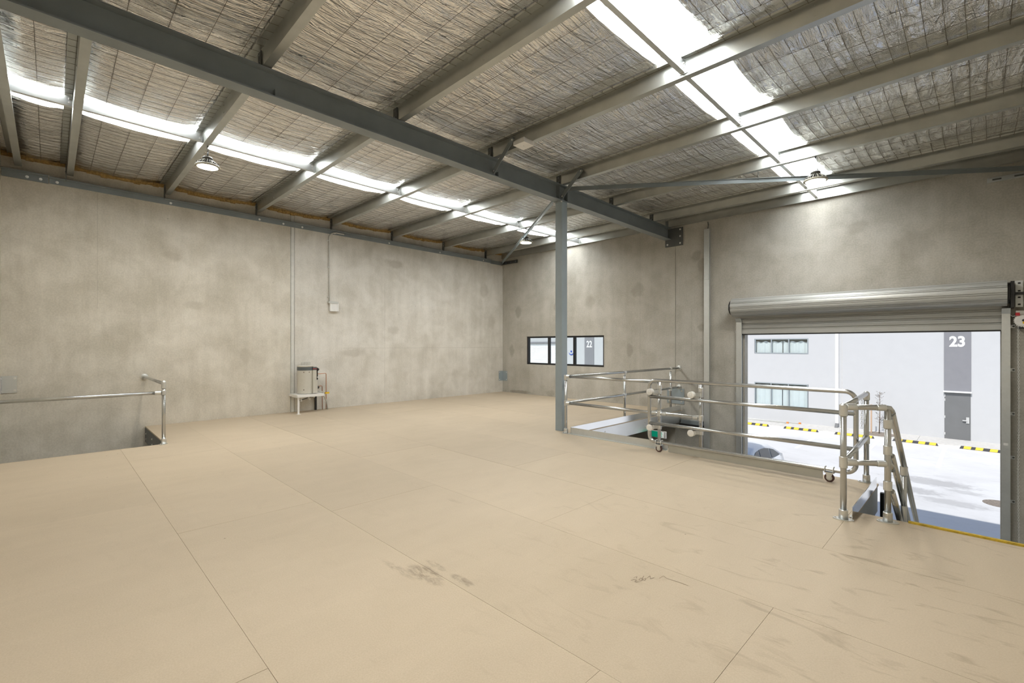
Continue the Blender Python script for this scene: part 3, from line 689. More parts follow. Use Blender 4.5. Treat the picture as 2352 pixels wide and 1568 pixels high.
# ------------------------------------------------------------------ roller door
rd = thing('roller_door', 'grey steel roller door wound up above the wide opening', 'roller door', (9.5, -.2, ZG))
RC, RR = Vector((0, -.25, 2.35)), .192
XA, XB = 7.475, 11.525
NS = 11
def slat_r(t):
    if t < .06 or .24 < t < .30: return RR-.016
    if t < .24: return RR+.004
    return RR+.002+.003*math.sin(math.pi*(t-.30)/.70)
for k in range(NS):
    a0 = 2*math.pi*k/NS+.30; a1 = a0+2*math.pi/NS; m = MB()
    T = [0, .055, .065, .11, .16, .235, .245, .295, .305, .4, .5, .65, .8, .9, .99, 1.0]; J = len(T)-1
    for t in T:
        an = a0+(a1-a0)*t; r = slat_r(t) if t < .995 else RR-.016
        y = RC.y+r*math.cos(an); z = RC.z+r*math.sin(an); m.v += [(XA, y, z), (XB, y, z)]
    for j_ in range(J): m.face((2*j_, 2*j_+1, 2*j_+3, 2*j_+2))
    kk = len(m.v); m.v += [(XA, RC.y, RC.z), (XB, RC.y, RC.z)]
    m.face([2*j_ for j_ in range(J+1)]+[kk]); m.face([2*j_+1 for j_ in range(J, -1, -1)]+[kk+1])
    m.build('drum_slat', 'slat', rd)
zc = [1.875, 1.98, 2.085, 2.19]
for a, b_ in zip(zc, zc[1:]):
    m = MB(); prof = [(-.052, a), (-.070, a+.004), (-.070, a+.018), (-.046, a+.021), (-.046, a+.029), (-.068, a+.033), (-.070, b_-.03), (-.068, b_-.003), (-.052, b_)]
    full = prof+[(-.045, b_), (-.045, a)]
    m.prism([(p[0], p[1]) for p in full], lambda p: (7.585, p[0], p[1]), lambda p: (11.475, p[0], p[1])); m.build('curtain_slat', 'slat', rd)
br_ = MB().box(7.59, -.085, 1.79, 11.47, -.04, 1.875).build('bottom_rail', 'slat', rd); MB().box(7.60, -.075, 1.765, 11.46, -.045, 1.79).build('weather_seal', 'black', br_)
for (x0, x1, xt, sgn) in ((7.485, 7.60, 7.47, -1), (11.47, 11.565, 11.58, 1)):
    g = MB(); g.box(x0, -.105, ZG, x1, -.098, 2.04); g.box(x0 if sgn < 0 else x1-.006, -.098, ZG, x0+.006 if sgn < 0 else x1, -.001, 2.04); g.box(x1-.006 if sgn < 0 else x0, -.098, ZG, x1 if sgn < 0 else x0+.006, -.085, 2.04); g.box(x0, -.02, ZG, x1, -.012, 2.04)
    go = g.build('side_guide', 'galv', rd)
    for z in (1.84, 1.16, .475, -.21, -.9, -1.6):
        MB().box(min(xt, x0 if sgn < 0 else x1)-.03*(sgn < 0), -.012, z-.025, max(xt, x0 if sgn < 0 else x1)+.035*(sgn > 0), -.002, z+.025).build('fixing_tab', 'galv', go)
        bolt((xt-.01 if sgn < 0 else xt+.02, -.012, z), (0, -1, 0), .008, .006, go, 'bolt', 'steel_dk')
    MB().hexa([(x0, -.105, 2.04), (x1, -.105, 2.04), (x1, -.02, 2.04), (x0, -.02, 2.04), (x0-.0, -.17, 2.12), (x1, -.17, 2.12), (x1, -.16, 2.125), (x0, -.16, 2.125)]).build('guide_lip', 'galv', go)
MB().box(11.49, -.1055, -.02, 11.54, -.1052, .02).build('sticker', 'white', rd)
MB().lathe((XA-.045, RC.y, RC.z), [(.15, 0), (.15, .045)], 28, (1, 0, 0)).build('end_disc', 'black', rd); MB().box(7.40, -.32, 2.30, 7.43, -.001, 2.42).build('end_bracket', 'black', rd)
MB().lathe((XB, RC.y, RC.z), [(.16, 0), (.16, .03)], 28, (1, 0, 0)).build('end_disc', 'black', rd); MB().box(11.56, -.36, 2.12, 11.60, -.001, 2.52).build('end_bracket', 'black', rd)
wbk = MB().box(11.62, -.03, 2.14, 11.70, -.001, 2.55).build('wall_bracket', 'galv', rd); MB().box(11.60, -.25, 2.325, 11.74, -.03, 2.355).build('axle', 'black', rd)
for z in (2.18, 2.29, 2.39, 2.51): MB().box(11.645, -.033, z-.012, 11.675, -.029, z+.012).build('slot', 'black', wbk)
# chain operator
op = thing('chain_operator', 'red and white chain hoist wheel with hanging chain beside the door', 'chain hoist', (11.70, -.15, 1.9))
whl = MB().lathe((11.70, -.17, 1.925), [(.075, -.02), (.095, -.012), (.095, .012), (.075, .02), (.02, .022)], 32, (0, -1, 0)).build('wheel', 'white', op)
for k in range(24):
    an = 2*math.pi*k/24; c = (11.70+.100*math.cos(an), -.17, 1.925+.100*math.sin(an)); MB().box(c[0]-.006, c[1]-.010, c[2]-.006, c[0]+.006, c[1]+.010, c[2]+.006).build('tooth', 'white', whl)
MB().cyl((11.70, -.15, 1.925), (11.70, -.21, 1.925), .018).build('hub', 'black', op); MB().box(11.69, -.196, 1.875, 11.76, -.192, 1.905).build('label_plate', 'yellow', op)
hd = MB().box(11.62, -.20, 2.02, 11.84, -.10, 2.075).build('top_cover', 'white', op); MB().box(11.615, -.205, 2.0, 11.66, -.10, 2.045).build('red_cap', 'red', op); MB().box(11.66, -.17, 1.80, 11.80, -.10, 1.82).build('bracket', 'black', op); MB().box(11.64, -.10, 1.80, 11.84, -.001, 2.05).build('back_plate', 'steel_dk', op)
MB().pipe([(11.56, -.09, 2.02), (11.59, -.13, 1.99), (11.63, -.15, 2.01)], .006, 6).build('link_rod', 'galv', op)
m = MB(); zz = 1.86; k = 0
while zz > -1.5:
    x = 11.648 + .004*math.sin(zz*3); a = Vector((.0075, 0, 0)) if k % 2 else Vector((.002, .0075, 0)); c = Vector((x, -.155, zz))
    m.pipe([c-a+Vector((0, 0, -.010)), c+Vector((0, 0, -.0165)), c+a+Vector((0, 0, -.010)), c+a+Vector((0, 0, .010)), c+Vector((0, 0, .0165)), c-a+Vector((0, 0, .010))], .003, 4, False, True)
    zz -= .026; k += 1
tag(m.build('chain', 'bolt', op), kind='stuff')

# ------------------------------------------------------------------ railings
TR = .0245
def flange(p, ax, parent, r=.058):
    m = MB(); m.lathe(p, [(r, 0), (r, .008), (.036, .014), (.034, .055), (.029, .057)], 24, ax); o = m.build('wall_flange', 'fit', parent); return o
def collar(p, d, parent, L=.07, r=.032, name='collar'):
    P = Vector(p); D = Vector(d).normalized(); return MB().lathe(P-D*L/2, [(r*.94, 0), (r, .003), (r, L-.003), (r*.94, L)], 20, D).build(name, 'fit', parent)
def baseplate(x, y, parent, rot=(0, 1), z=0.0):
    m = MB(); n = 28; ax = Vector((rot[0], rot[1], 0)).normalized(); sx = Vector((-ax.y, ax.x, 0))
    poly = [(.078*math.cos(2*math.pi*k/n)*(1 if abs(math.cos(2*math.pi*k/n)) > .0 else 1), .046*math.sin(2*math.pi*k/n)) for k in range(n)]
    f0 = lambda p: Vector((x, y, z))+ax*p[0]+sx*p[1]; m.prism(poly, f0, lambda p: f0(p)+Vector((0, 0, .008)))
    o = m.build('base_plate', 'fit', parent); MB().lathe((x, y, z), [(.036, .008), (.034, .085), (.031, .09)], 20).build('socket', 'fit', o)
    for s_ in (-1, 1): bolt((x+ax.x*.06*s_, y+ax.y*.06*s_, z+.008), (0, 0, 1), .007, .007, o)
    return o
def rounded(pts, r, n=6):
    out = []
    P = [Vector(p) for p in pts]; N = len(P)
    for i in range(N):
        a, b_, c = P[i-1], P[i], P[(i+1) % N]; d0 = (a-b_).normalized(); d1 = (c-b_).normalized()
        for k in range(n+1):
            t = k/n; an = t*math.pi/2; out.append(b_+d0*r*(1-math.sin(an))+d1*r*(1-math.cos(an)))
    return out

# void railing from the column to the back wall, returning to the gate posts
r1 = thing('void_railing', 'galvanised tube railing around the void beside the column', 'railing', (6.12, -4.28, 0))
P1 = (6.115, -4.285)
posts = [(6.115, -4.285, 1.0), (6.14, -2.42, .99), (6.14, -.43, .99), (7.88, -4.285, 1.02), (8.50, -4.285, 1.02)]
for i, (x, y, h) in enumerate(posts):
    po = MB().cyl((x, y, .005), (x, y, h), TR, 16).build('post', 'tube', r1)
    if i in (0, 3): baseplate(x, y, r1, (1, 0))
    if i in (1, 2): baseplate(x, y, r1, (0, 1))
    if i in (3, 4):
        MB().sphere((x, y, h), TR*1.05, 14, 8, (1, 1, .5)).build('post_cap', 'fit', r1)
        collar((x, y, h-.10), (0, 0, 1), r1, .07)
MB().pipe([(6.115, -4.285, 1.0), (6.14, -2.42, 1.0), (6.14, -.06, 1.0)], TR, 16).build('top_rail', 'tube', r1); MB().pipe([(6.115, -4.285, .535), (6.14, -2.42, .54), (6.14, -.06, .545)], TR, 16).build('mid_rail', 'tube', r1)
MB().cyl((6.115, -4.285, 1.0), (7.86, -4.285, 1.0), TR, 16).build('top_rail', 'tube', r1); MB().cyl((6.115, -4.285, .535), (8.50, -4.285, .535), TR, 16).build('mid_rail', 'tube', r1)
for z in (1.0, .545): flange((6.14, -.001, z), (0, -1, 0), r1)
for z in (1.0, .535):
    collar((6.115, -4.285, z-(.02 if z > .9 else 0)), (0, 0, 1), r1, .09); collar((6.17, -4.285, z), (1, 0, 0), r1, .07); collar((6.117, -4.23, z), (0, 1, 0), r1, .07)
for y in (-2.42, -.43):
    for z in (1.0, .545): collar((6.14, y, z), (0, 1, 0), r1, .075); collar((6.14, y, z-.035), (0, 0, 1), r1, .06)
for x in (7.88, 8.50):
    collar((x, -4.285, .535), (0, 0, 1), r1, .075)
collar((7.80, -4.285, .535), (1, 0, 0), r1, .07); collar((7.96, -4.285, .535), (1, 0, 0), r1, .07); collar((8.43, -4.285, .535), (1, 0, 0), r1, .07)
# nylon guide rollers on the gate posts
GY = -4.435
for x0, x in ((7.88, 7.815), (8.50, 8.435)):
    for z in (.862, .338):
        ar = MB().bar((x0, -4.30, z), (x+.005, GY+.04, z), .03, .05).build('roller_arm', 'fit', r1)
        collar((x0, -4.285, z), (0, 0, 1), r1, .075)
        ro = MB().lathe((x, GY-.035, z), [(.030, 0), (.047, .006), (.047, .022), (.030, .036), (.047, .052), (.047, .066), (.03, .07)], 28, (0, 1, 0)).build('roller', 'nylon', r1)
        MB().cyl((x, GY-.044, z), (x, -4.30, z), .010, 12).build('axle_bolt', 'bolt', ro)
# toe boards
MB().box(6.196, -4.26, .0, 6.202, -.02, .118).build('toe_board', 'shiny', r1)
t2 = MB(); t2.box(6.19, -4.245, .0, 7.99, -4.239, .112); t2.box(6.19, -4.30, .0, 7.99, -4.245, .006); t2.build('toe_board', 'galv', r1)

# sliding gate
gt = thing('sliding_gate', 'galvanised tube sliding gate on casters across the loading edge', 'gate', (9.0, GY, 0))
X0, X1, Z0, Z1 = 7.80, 10.28, .138, 1.035
MB().pipe(rounded([(X0, GY, Z0), (X1, GY, Z0), (X1, GY, Z1), (X0, GY, Z1)], .10, 8), TR, 14, False, True).build('frame', 'tube', gt)
for z in (.795, .405): MB().cyl((X0, GY, z), (X1, GY, z), TR, 16).build('rail', 'tube', gt)
for x in (X0+.12, X1-.13): pass
MB().box(8.09, GY+.012, .018, 9.97, GY+.016, .120).build('kick_plate', 'purlin', gt)
for x in (7.955, 10.035):
    cs = MB().box(x-.05, GY-.035, .104, x+.05, GY+.035, .113).build('caster', 'fit', gt)
    for s_ in (-1, 1):
        MB().prism([(-.034, .104), (.034, .104), (.018, .047), (.011, .036), (-.011, .036), (-.018, .047)], lambda p: (x+p[0], GY+s_*.022, p[1]), lambda p: (x+p[0], GY+s_*.026, p[1])).build('fork', 'fit', cs)
    MB().lathe((x, GY-.016, .049), [(.024, 0), (.047, .003), (.049, .008), (.049, .024), (.047, .029), (.024, .032)], 28, (0, 1, 0)).build('wheel', 'wheel', cs); MB().lathe((x, GY-.018, .049), [(.008, 0), (.030, .001), (.030, .035), (.008, .036)], 20, (0, 1, 0)).build('hub', 'pvc', cs)
    for s_ in (-1, 1): MB().pipe([(x+s_*.04, GY-.03, .105), (x+s_*.04, GY-.03, .17), (x+s_*.04, GY+.03, .17), (x+s_*.04, GY+.03, .105)], .005, 6).build('clamp_bolt', 'bolt', cs)

# stair head railing
r2 = thing('stair_railing', 'galvanised tube guard rail with descending handrails at the stair head', 'railing', (10.4, -5.2, 0))
A, B, K = (10.385, -5.70), (10.672, -5.505), (10.335, -4.17)
for (x, y) in (A, B, K):
    MB().cyl((x, y, .005), (x, y, 1.0 if (x, y) != B else .985), TR, 18).build('post', 'tube', r2); baseplate(x, y, r2, (1, .2))
for z in (1.0, .51):
    MB().cyl((A[0], A[1], z), (K[0], K[1], z), TR, 16).build('side_rail', 'tube', r2)
    e = MB().pipe([(A[0], A[1], z), (B[0]-.06, B[1]-.04, z), (B[0]-.02, B[1]-.012, z), (B[0]+.012, B[1]+.01, z-.006), (B[0]+.022, B[1]+.03, z-.03), (B[0]+.024, B[1]+.06, z-.06)], TR, 16).build('end_rail', 'tube', r2)
    d = Vector((B[0]-A[0], B[1]-A[1], 0)).normalized()
    collar((A[0]+d.x*.06, A[1]+d.y*.06, z), d, r2, .08); collar((A[0], A[1], z-.03 if z > .9 else z), (0, 0, 1), r2, .10); collar((K[0], K[1], z-.03), (0, 0, 1), r2, .08)
    collar((B[0]-d.x*.05, B[1]-d.y*.05, z), d, r2, .07, .028); MB().sphere((A[0], A[1], z), .033).build('elbow', 'fit', r2); MB().sphere((K[0], K[1], z), .031).build('elbow', 'fit', r2)
for z in (.86, .63, .32): collar((B[0], B[1], z), (0, 0, 1), r2, .08)
S = -.735
def hr(z, y0, y1, name):
    x = B[0]+.025; MB().cyl((x, y0, z), (x+.02, y1, z+S*(y1-y0)), TR, 16).build(name, 'tube', r2)
hr(.955, -5.46, -1.3, 'hand_rail'); hr(.58, -5.48, -1.3, 'stair_mid_rail'); hr(.27, -5.48, -1.4, 'stair_low_rail')
MB().cyl((10.70, -4.62, .955+S*.84), (10.70, -4.62, -1.0), TR, 14).build('stair_post', 'tube', r2); collar((10.70, -4.62, .955+S*.84-.05), (0, 0, 1), r2, .09)
m = MB(); zz = .93; k = 0
while zz > .60:
    a = Vector((.007, 0, 0)) if k % 2 else Vector((0, .007, 0)); c = Vector((K[0]-.04, K[1]-.01, zz))
    m.pipe([c-a+Vector((0, 0, -.012)), c+a+Vector((0, 0, -.012)), c+a+Vector((0, 0, .012)), c-a+Vector((0, 0, .012))], .0022, 4, False, True); zz -= .024; k += 1
tag(m.build('latch_chain', 'bolt', r2), kind='stuff')
MB().box(10.438, -5.66, .0, 10.444, -4.30, .108).build('toe_board', 'shiny', r2)
MB().box(10.412, -5.60, .0, 10.438, -4.30, .006).build('toe_flange', 'galv', r2)

ns = MB(); ns.box(10.80, -5.405, .0, XR-.01, -5.375, .016); ns.box(10.80, -5.385, -.03, XR-.01, -5.375, .0)
o = ns.build('stair_nosing', 'nosing', None, (11.3, -5.39, 0)); tag(o, 'worn yellow edge strip along the top of the stairs', 'edge strip')
sr = thing('staircase', 'steel staircase dropping away below the yellow edge strip', 'stairs', (11.2, -5.3, ZG))
for x in (10.76, 11.80): MB().bar((x, -5.30, -.16), (x, -1.25, -.16+S*4.05), .008, .22).build('stringer', 'steel_dk', sr)
for k in range(1, 17):
    y = -5.34+k*.255; z = k*-.1875; MB().box(10.765, y, z-.03, 11.795, y+.27, z).build('tread', 'galv', sr)
MB().box(10.43, -5.36, -.9, 10.46, -5.28, -.06).build('hanger_plate', 'steel_dk', sr)
sp = MB().box(10.475, -4.33, ZG, 10.51, -4.28, -.05); o = sp.build('prop_post', 'black', None, (10.48, -4.36, ZG)); tag(o, 'black steel prop standing below the toe board at the stair opening', 'prop')

# railing by the left stair opening
r3 = thing('stair_opening_rail', 'galvanised tube rail guarding the opening along the left wall', 'railing', (2.2, -9.43, 0))
MB().cyl((2.235, -9.445, .005), (2.235, -9.445, .945), TR, 18).build('post', 'tube', r3); baseplate(2.235, -9.445, r3, (1, -.6))
MB().cyl((2.235, -9.445, .945), (.04, -9.43, .945), TR, 16).build('top_rail', 'tube', r3); MB().cyl((2.235, -9.445, .805), (2.235, YR+.02, .805), TR, 16).build('side_rail', 'tube', r3)
flange((.001, -9.43, .945), (1, 0, 0), r3); flange((2.235, YR+.001, .805), (0, 1, 0), r3)
collar((2.235, -9.445, .92), (0, 0, 1), r3, .10, .031); collar((2.235, -9.445, .805), (0, 0, 1), r3, .07); collar((2.235, -9.52, .805), (0, 1, 0), r3, .08); MB().sphere((2.235, -9.445, .965), .031).build('elbow', 'fit', r3)

# exit sign below the floor edge
ex = thing('exit_sign', 'green running man exit sign below the void edge', 'exit sign', (6.4, -1.5, -.44))
MB().box(6.235, -1.50, -.425, 6.56, -1.455, -.285).build('housing', 'white', ex); MB().box(6.245, -1.506, -.415, 6.405, -1.500, -.295).build('green_panel', 'green', ex); MB().box(6.405, -1.506, -.415, 6.515, -1.500, -.295).build('white_panel', 'exitwhite', ex)
MB().box(6.20, -1.49, -.285, 6.26, -1.465, -.27).build('arm', 'white', ex); MB().box(6.20, -1.49, -.285, 6.215, -1.465, -.05).build('bracket', 'white', ex)
m = MB(); cx_, cz_ = 6.460, -.355
m.lathe((cx_+.008, -1.5065, cz_+.042), [(.011, 0), (.011, .002)], 16, (0, -1, 0))
for a, b_ in (((.0, .028), (-.006, -.008)), ((-.006, -.008), (.020, -.020)), ((.020, -.020), (.012, -.048)), ((-.006, -.008), (-.018, -.030)), ((-.018, -.030), (-.040, -.034)), ((.0, .024), (.022, .010)), ((.022, .010), (.034, .018)), ((.0, .024), (-.022, .018)), ((-.022, .018), (-.030, .0))):
    m.bar((cx_+a[0], -1.5075, cz_+a[1]), (cx_+b_[0], -1.5075, cz_+b_[1]), .002, .011, (1, 0, 0) if abs(a[0]-b_[0]) < abs(a[1]-b_[1]) else (0, 0, 1))
m.build('running_man', 'green', ex)

# ------------------------------------------------------------------ outdoors
gr = box('ground', (-45, .18, ZG-.3, 40, 40, ZG), 'ground'); tag(gr, 'pale sunlit concrete parking yard', None, None, 'structure')
YO = 21.35
fp = tag(st('footpath'), 'pale concrete footpath along the opposite building')
x = -36.0
while x < 30:
    MB().box(x+.005, 19.58, ZG, x+2.995, YO, ZG+.05).build('path_slab', 'path', fp); x += 3.0
ob = thing('opposite_building', 'pale rendered warehouse block across the yard with unit numbers', 'building', (0, YO, ZG))
holes = [(1.016, 3.982, 1.018, 1.945), (.994, 3.965, -2.26, -.808)]
m = MB()
for r in ((-38, .994, ZG, 9), (3.982, 32, ZG, 9), (.994, 3.982, 1.945, 9), (.994, 3.982, -.808, 1.018), (.994, 3.982, ZG, -2.26)): m.box(r[0], YO, r[2], r[1], YO+.3, r[3])
m.build('wall', 'render', ob)
for i, h in enumerate(holes):
    wdw = MB()
    x0, x1, z0, z1 = h; t = .055
    wdw.box(x0, YO-.02, z1-t, x1, YO+.08, z1); wdw.box(x0, YO-.02, z0, x1, YO+.08, z0+t); wdw.box(x0, YO-.02, z0+t, x0+t, YO+.08, z1-t); wdw.box(x1-t, YO-.02, z0+t, x1, YO+.08, z1-t)
    fr = wdw.build('window', 'oframe', ob)
    for xm in (x0+(x1-x0)*.325, x0+(x1-x0)*.65): MB().box(xm-.028, YO-.015, z0+t, xm+.028, YO+.08, z1-t).build('mullion', 'oframe', fr)
    for xa, xb in ((x0+t, x0+(x1-x0)*.325-.028), (x0+(x1-x0)*.325+.028, x0+(x1-x0)*.65-.028), (x0+(x1-x0)*.65+.028, x1-t)):
        MB().box(xa, YO+.025, z0+t, xb, YO+.031, z1-t).build('pane', 'glass', fr)
    for (ca, cb) in ((x0+.03, x0+(x1-x0)*.52), (x0+(x1-x0)*.535, x1-.03)):        # gathered curtains with a wavy heading
        m = MB(); N = 80
        for k in range(N+1):
            xx = ca+(cb-ca)*k/N; yy = YO+.15+.025*math.sin(xx*20); zt = (z1-.19+.04*math.sin(xx*12.7)) if i == 0 else z1-.13+.01*math.sin(xx*12)
            m.v += [(xx, yy, z0-.05), (xx, yy, zt)]
        for k in range(N): m.face((2*k, 2*k+2, 2*k+3, 2*k+1), True)
        m.build('curtain', 'curtain', fr)
    MB().box(x0-.1, YO+.29, z0-.1, x1+.1, YO+.3, z1+.1).build('room_back', 'dim', fr)
def unit(x0, x1, num, nz, size, sx, bold):
    p = MB().box(x0, YO-.02, -.75, x1, YO, 9).build('unit_panel', 'unit', ob)
    text('unit_number', num, ((x0+x1)/2, YO-.03, nz), size, 'line', p, (math.pi/2, 0, 0), bold, sx)
    MB().box(x0-.02, YO-.15, -.815, x1+.02, YO, -.75).build('door_awning', 'line', ob)
    d = MB().box(x0+.02, YO-.015, ZG+.05, x1-.02, YO, -.845).build('door', 'doorgrey', ob)
    MB().box(x1-.18, YO-.05, -2.31, x1-.07, YO-.015, -2.01).build('lock_plate', 'bolt', d); MB().box(x1-.31, YO-.10, -2.20, x1-.12, YO-.06, -2.15).build('lever', 'bolt', d)
    for z in (-1.0, -1.2, -2.06, -2.9): MB().box(x0+.02, YO-.022, z-.06, x0+.055, YO-.015, z+.06).build('hinge', 'bolt', d)
unit(9.905, 10.889, '23', 1.485, .70, .84, .026)
unit(-12.36, -11.385, '22', 1.367, .755, .76, .016)
dpo = MB().box(5.338, YO-.11, ZG+.28, 5.493, YO-.005, 9).build('downpipe', 'line', ob)
MB().hexa([(5.338, YO-.34, ZG+.06), (5.493, YO-.34, ZG+.06), (5.493, YO-.22, ZG+.06), (5.338, YO-.22, ZG+.06), (5.338, YO-.11, ZG+.28), (5.493, YO-.11, ZG+.28), (5.493, YO-.005, ZG+.28), (5.338, YO-.005, ZG+.28)]).build('spout', 'doorgrey', dpo)
MB().box(5.636, YO-.004, ZG, 5.652, YO, 9).build('panel_joint', 'path', ob)
m = MB(); z = 1.687
while z > ZG+.06:
    m.prism([(-.01, z), (-.04, z-.022), (-.04, z-.10), (-.01, z-.12)], lambda p: (-22.0, YO+p[0], p[1]), lambda p: (-14.93, YO+p[0], p[1])); z -= .124
tag(m.build('garage_curtain', 'line', ob), kind='stuff')
MB().box(-22.1, YO-.2, 1.70, -14.86, YO, 1.84).build('garage_hood', 'unit', ob)
MB().lathe((-13.78, YO-.02, .99), [(.085, 0), (.085, .02)], 20, (0, 1, 0)).build('logo', 'blue', ob)
m = MB(); pts = [(-13.78+.28*math.cos(a), YO-.012, .99+.28*math.sin(a)) for a in [math.radians(200+q*14) for q in range(13)]]; m.pipe(pts, [.01+.04*math.sin(math.pi*q/12) for q in range(13)], 8); m.build('logo', 'blue', ob)

def stop(x, label):
    t = thing('wheel_stop', label, 'wheel stop', (x+.84, 19.0, ZG), 'black and yellow wheel stops')
    m = MB(); L = 1.68; y0 = 18.93; y1 = 19.10
    m.hexa([(x, y0, ZG), (x+L, y0, ZG), (x+L, y1, ZG), (x, y1, ZG), (x+.055, y0+.04, ZG+.115), (x+L-.055, y0+.04, ZG+.115), (x+L-.055, y1-.04, ZG+.115), (x+.055, y1-.04, ZG+.115)]); m.build('body', 'rubber', t)
    for k in range(4):
        a = x+.145+k*.385+(.07 if k > 1 else 0); b_ = a+.24
        MB().hexa([(a-.02, y0-.004, ZG+.013), (b_-.02, y0-.004, ZG+.013), (b_-.02, y1, ZG+.013), (a-.02, y1, ZG+.013), (a+.01, y0+.036, ZG+.119), (b_+.01, y0+.036, ZG+.119), (b_+.01, y1-.036, ZG+.119), (a+.01, y1-.036, ZG+.119)]).build('yellow_block', 'yellow', t)
for x, lb_ in ((.835, 'black and yellow wheel stop nearest the left door jamb'), (3.296, 'black and yellow wheel stop below the lower building window'), (5.721, 'black and yellow wheel stop seen behind the sliding gate end'), (8.125, 'black and yellow wheel stop just right of the stair handrail'), (10.529, 'black and yellow wheel stop by the right door guide')): stop(x, lb_)
for x, lb_ in ((10.05, 'white parking line ahead of the unit door'), (7.645, 'white parking line beside the small tree'), (5.22, 'white parking line behind the gate')):
    o = MB().box(x-.065, 13.7, ZG, x+.065, 18.8, ZG+.003).build('parking_line', 'line', None, (x, 16.2, ZG)); tag(o, lb_, 'road marking', 'white parking lines')
o = MB().lathe((11.67, 9.44, ZG), [(.41, 0), (.41, .01), (.34, .013)], 28).build('drain_cover', 'mulch', None, (11.67, 9.44, ZG)); tag(o, 'round speckled drain cover in the yard near the door guide', 'drain cover')
# sapling with its stake
sx_, sy_ = 7.45, 20.26
tb = MB().lathe((sx_, sy_, ZG+.05), [(.66, .0), (.64, .03), (.3, .05)], 24).build('mulch_bed', 'mulch', None, (sx_, sy_, ZG+.05)); tag(tb, 'round mulch bed around the staked sapling', 'garden bed')
sk = MB().box(sx_-.36, sy_-.03, ZG+.10, sx_-.30, sy_+.03, ZG+1.6).build('stake', 'stake', None, (sx_-.33, sy_, ZG+.10)); tag(sk, 'timber stake beside the sapling', 'stake')
tr = thing('sapling', 'thin bare young tree in the mulch by the opposite wall', 'tree', (sx_, sy_, ZG+.10))
MB().pipe([(sx_, sy_, ZG+.10), (sx_+.03, sy_, ZG+1.1), (sx_+.02, sy_, ZG+2.3)], [.022, .016, .006], 6).build('trunk', 'bark', tr)
m = MB(); lf = MB()
for k in range(64):
    z = ZG+.55+1.7*random.random(); an = random.uniform(0, 6.28); L = random.uniform(.10, .24); a = Vector((sx_+.025, sy_, z)); b_ = a+Vector((math.cos(an)*L, math.sin(an)*L, L*random.uniform(.3, 1.0))); m.pipe([a, b_], [.005, .002], 4)
    for q in range(6):
        p = a+(b_-a)*random.uniform(.5, 1.05); d = Vector((random.uniform(-1, 1), random.uniform(-1, 1), random.uniform(-.6, .9))).normalized()*.035; e = d.cross(Vector((0, 0, 1))).normalized()*.016; i0 = len(lf.v); lf.v += [tuple(p), tuple(p+d*.5+e), tuple(p+d), tuple(p+d*.5-e)]; lf.face((i0, i0+1, i0+2, i0+3))
tag(m.build('twigs', 'bark', tr), kind='stuff'); tag(lf.build('leaves', 'leaf', tr), kind='stuff')
for i, (dy, xe, lb_) in enumerate(((0, 3.58, 'upper long thin pole lying along the footpath'), (-.26, 3.0, 'lower long thin pole lying along the footpath'))):
    p = thing('long_pole', lb_, 'pole', (1.0, 21.0+dy, ZG+.05), 'poles on the footpath')
    MB().cyl((-3.5, 20.9+dy, ZG+.075), (xe, 20.95+dy, ZG+.075), .024, 8).build('tube', 'pvc', p); MB().box(xe, 20.9+dy, ZG+.051, xe+.11, 21.0+dy, ZG+.14).build('end_cap', 'orange', p)

# parked car, nose to this wall
cr = thing('parked_car', 'white hatchback parked outside below the sliding gate', 'car', (5.55, 5.8, ZG))
cxc, zg = 5.55, ZG
def loft(name, S_, mat, parent, sm=True):
    m = MB(); n = len(S_[0])
    for s_ in S_: m.v += [tuple(p) for p in s_]
    for i in range(len(S_)-1):
        for j in range(n): m.face((i*n+j, i*n+(j+1) % n, (i+1)*n+(j+1) % n, (i+1)*n+j), sm)
    m.face(list(range(n))[::-1]); m.face([(len(S_)-1)*n+j for j in range(n)]); return m.build(name, mat, parent)
def sect(y, hw, zlo, zhi, top): return [(cxc-hw, y, zg+zlo), (cxc-hw*1.02, y, zg+(zlo+zhi)*.5), (cxc-top, y, zg+zhi), (cxc+top, y, zg+zhi), (cxc+hw*1.02, y, zg+(zlo+zhi)*.5), (cxc+hw, y, zg+zlo)]
loft('body', [sect(3.62, .66, .32, .62, .56), sect(3.8, .80, .24, .76, .66), sect(4.35, .85, .20, .90, .76), sect(5.0, .86, .20, .95, .80), sect(7.1, .86, .20, .98, .80), sect(7.65, .82, .22, .94, .74), sect(7.80, .70, .35, .80, .62)], 'carw', cr)
S_ = []
for y, zh in ((4.30, .95), (4.55, 1.18), (4.85, 1.40), (5.2, 1.485), (5.7, 1.505), (6.15, 1.48), (6.55, 1.40), (6.95, 1.24), (7.25, 1.06), (7.45, .96)):
    t = max(0, (zh-.94)/.56)
    S_.append([(cxc-.80, y, zg+.92), (cxc-(.80-.16*t), y, zg+zh-.10*t), (cxc-(.74-.17*t), y, zg+zh-.03*t), (cxc-.3, y, zg+zh), (cxc+.3, y, zg+zh), (cxc+(.74-.17*t), y, zg+zh-.03*t), (cxc+(.80-.16*t), y, zg+zh-.10*t), (cxc+.80, y, zg+.92)])
cabn = loft('cabin', S_, 'carw', cr)
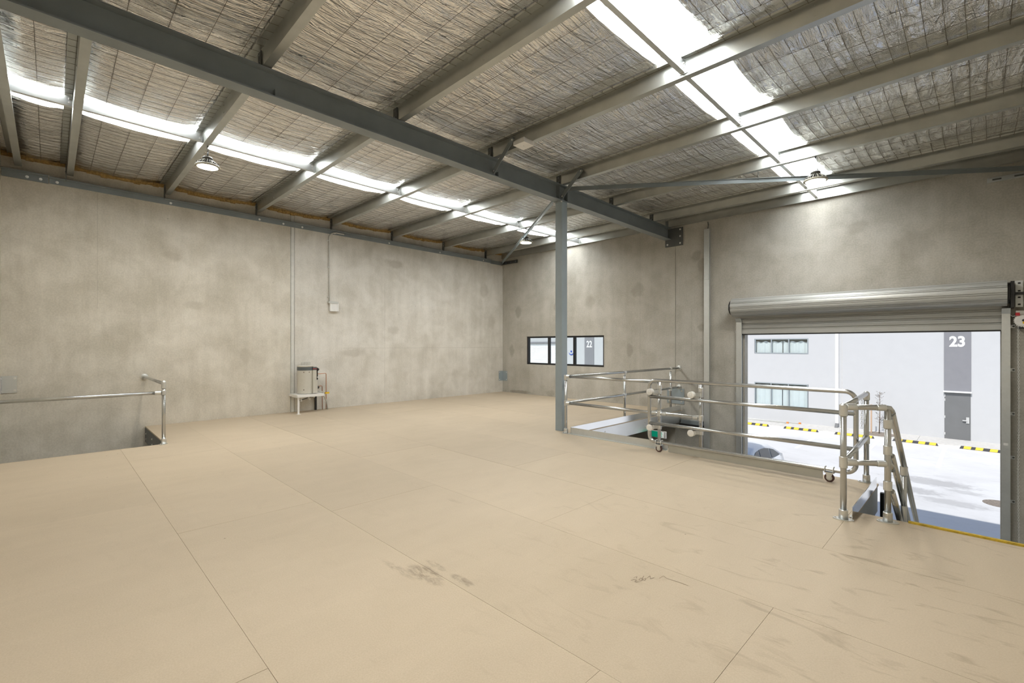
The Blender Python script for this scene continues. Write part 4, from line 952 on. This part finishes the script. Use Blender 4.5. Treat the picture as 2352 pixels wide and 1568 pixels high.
def side_win(pts):
    for s_ in (-1, 1):
        m = MB(); P = []
        for y, z in pts: P.append((cxc+s_*(.806-.16*max(0, (z-.94)/.46)+.010), y, zg+z))
        Q = [(p[0]-s_*.03, p[1], p[2]) for p in P]; n = len(P); m.v += P+Q; m.face(list(range(n))); m.face([n+i for i in range(n)][::-1])
        for i in range(n): m.face((i, (i+1) % n, n+(i+1) % n, n+i))
        m.build('side_window', 'carglass', cr)
side_win([(4.55, 1.0), (5.36, 1.0), (5.36, 1.37), (5.1, 1.345), (4.8, 1.22)]); side_win([(5.43, 1.0), (6.30, 1.0), (6.30, 1.31), (6.0, 1.36), (5.7, 1.38), (5.43, 1.375)]); side_win([(6.38, 1.0), (7.16, .99), (6.95, 1.10), (6.7, 1.22), (6.38, 1.295)])
for i_, (pa, pb) in enumerate((((4.34, .99), (4.80, 1.35)), ((7.34, 1.03), (6.72, 1.34)))):
    sy = 1 if i_ else -1
    MB().hexa([(cxc-.62, pa[0]+sy*.012, zg+pa[1]), (cxc+.62, pa[0]+sy*.012, zg+pa[1]), (cxc+.62, pa[0]-sy*.02, zg+pa[1]), (cxc-.62, pa[0]-sy*.02, zg+pa[1]), (cxc-.46, pb[0]+sy*.012, zg+pb[1]+.004), (cxc+.46, pb[0]+sy*.012, zg+pb[1]+.004), (cxc+.46, pb[0]-sy*.02, zg+pb[1]-.03), (cxc-.46, pb[0]-sy*.02, zg+pb[1]-.03)]).build('rear_window' if i_ else 'windscreen', 'carglass', cr)
MB().hexa([(cxc-.025, 6.0, zg+1.47), (cxc+.025, 6.0, zg+1.47), (cxc+.025, 6.28, zg+1.43), (cxc-.025, 6.28, zg+1.43), (cxc-.006, 6.2, zg+1.60), (cxc+.006, 6.2, zg+1.60), (cxc+.006, 6.26, zg+1.60), (cxc-.006, 6.26, zg+1.60)]).build('aerial_fin', 'carw', cr)
for y in (4.35, 7.0):
    for s_ in (-1, 1):
        wv = MB().lathe((cxc+s_*.70, y, zg+.31), [(.2, 0), (.30, .0), (.31, .03), (.31, .15), (.29, .17), (.2, .17)], 24, (s_, 0, 0)).build('wheel', 'rubber', cr); MB().lathe((cxc+s_*.87, y, zg+.31), [(.03, 0), (.2, .0), (.2, .012), (.05, .016)], 20, (s_, 0, 0)).build('hub_cap', 'bolt', wv)
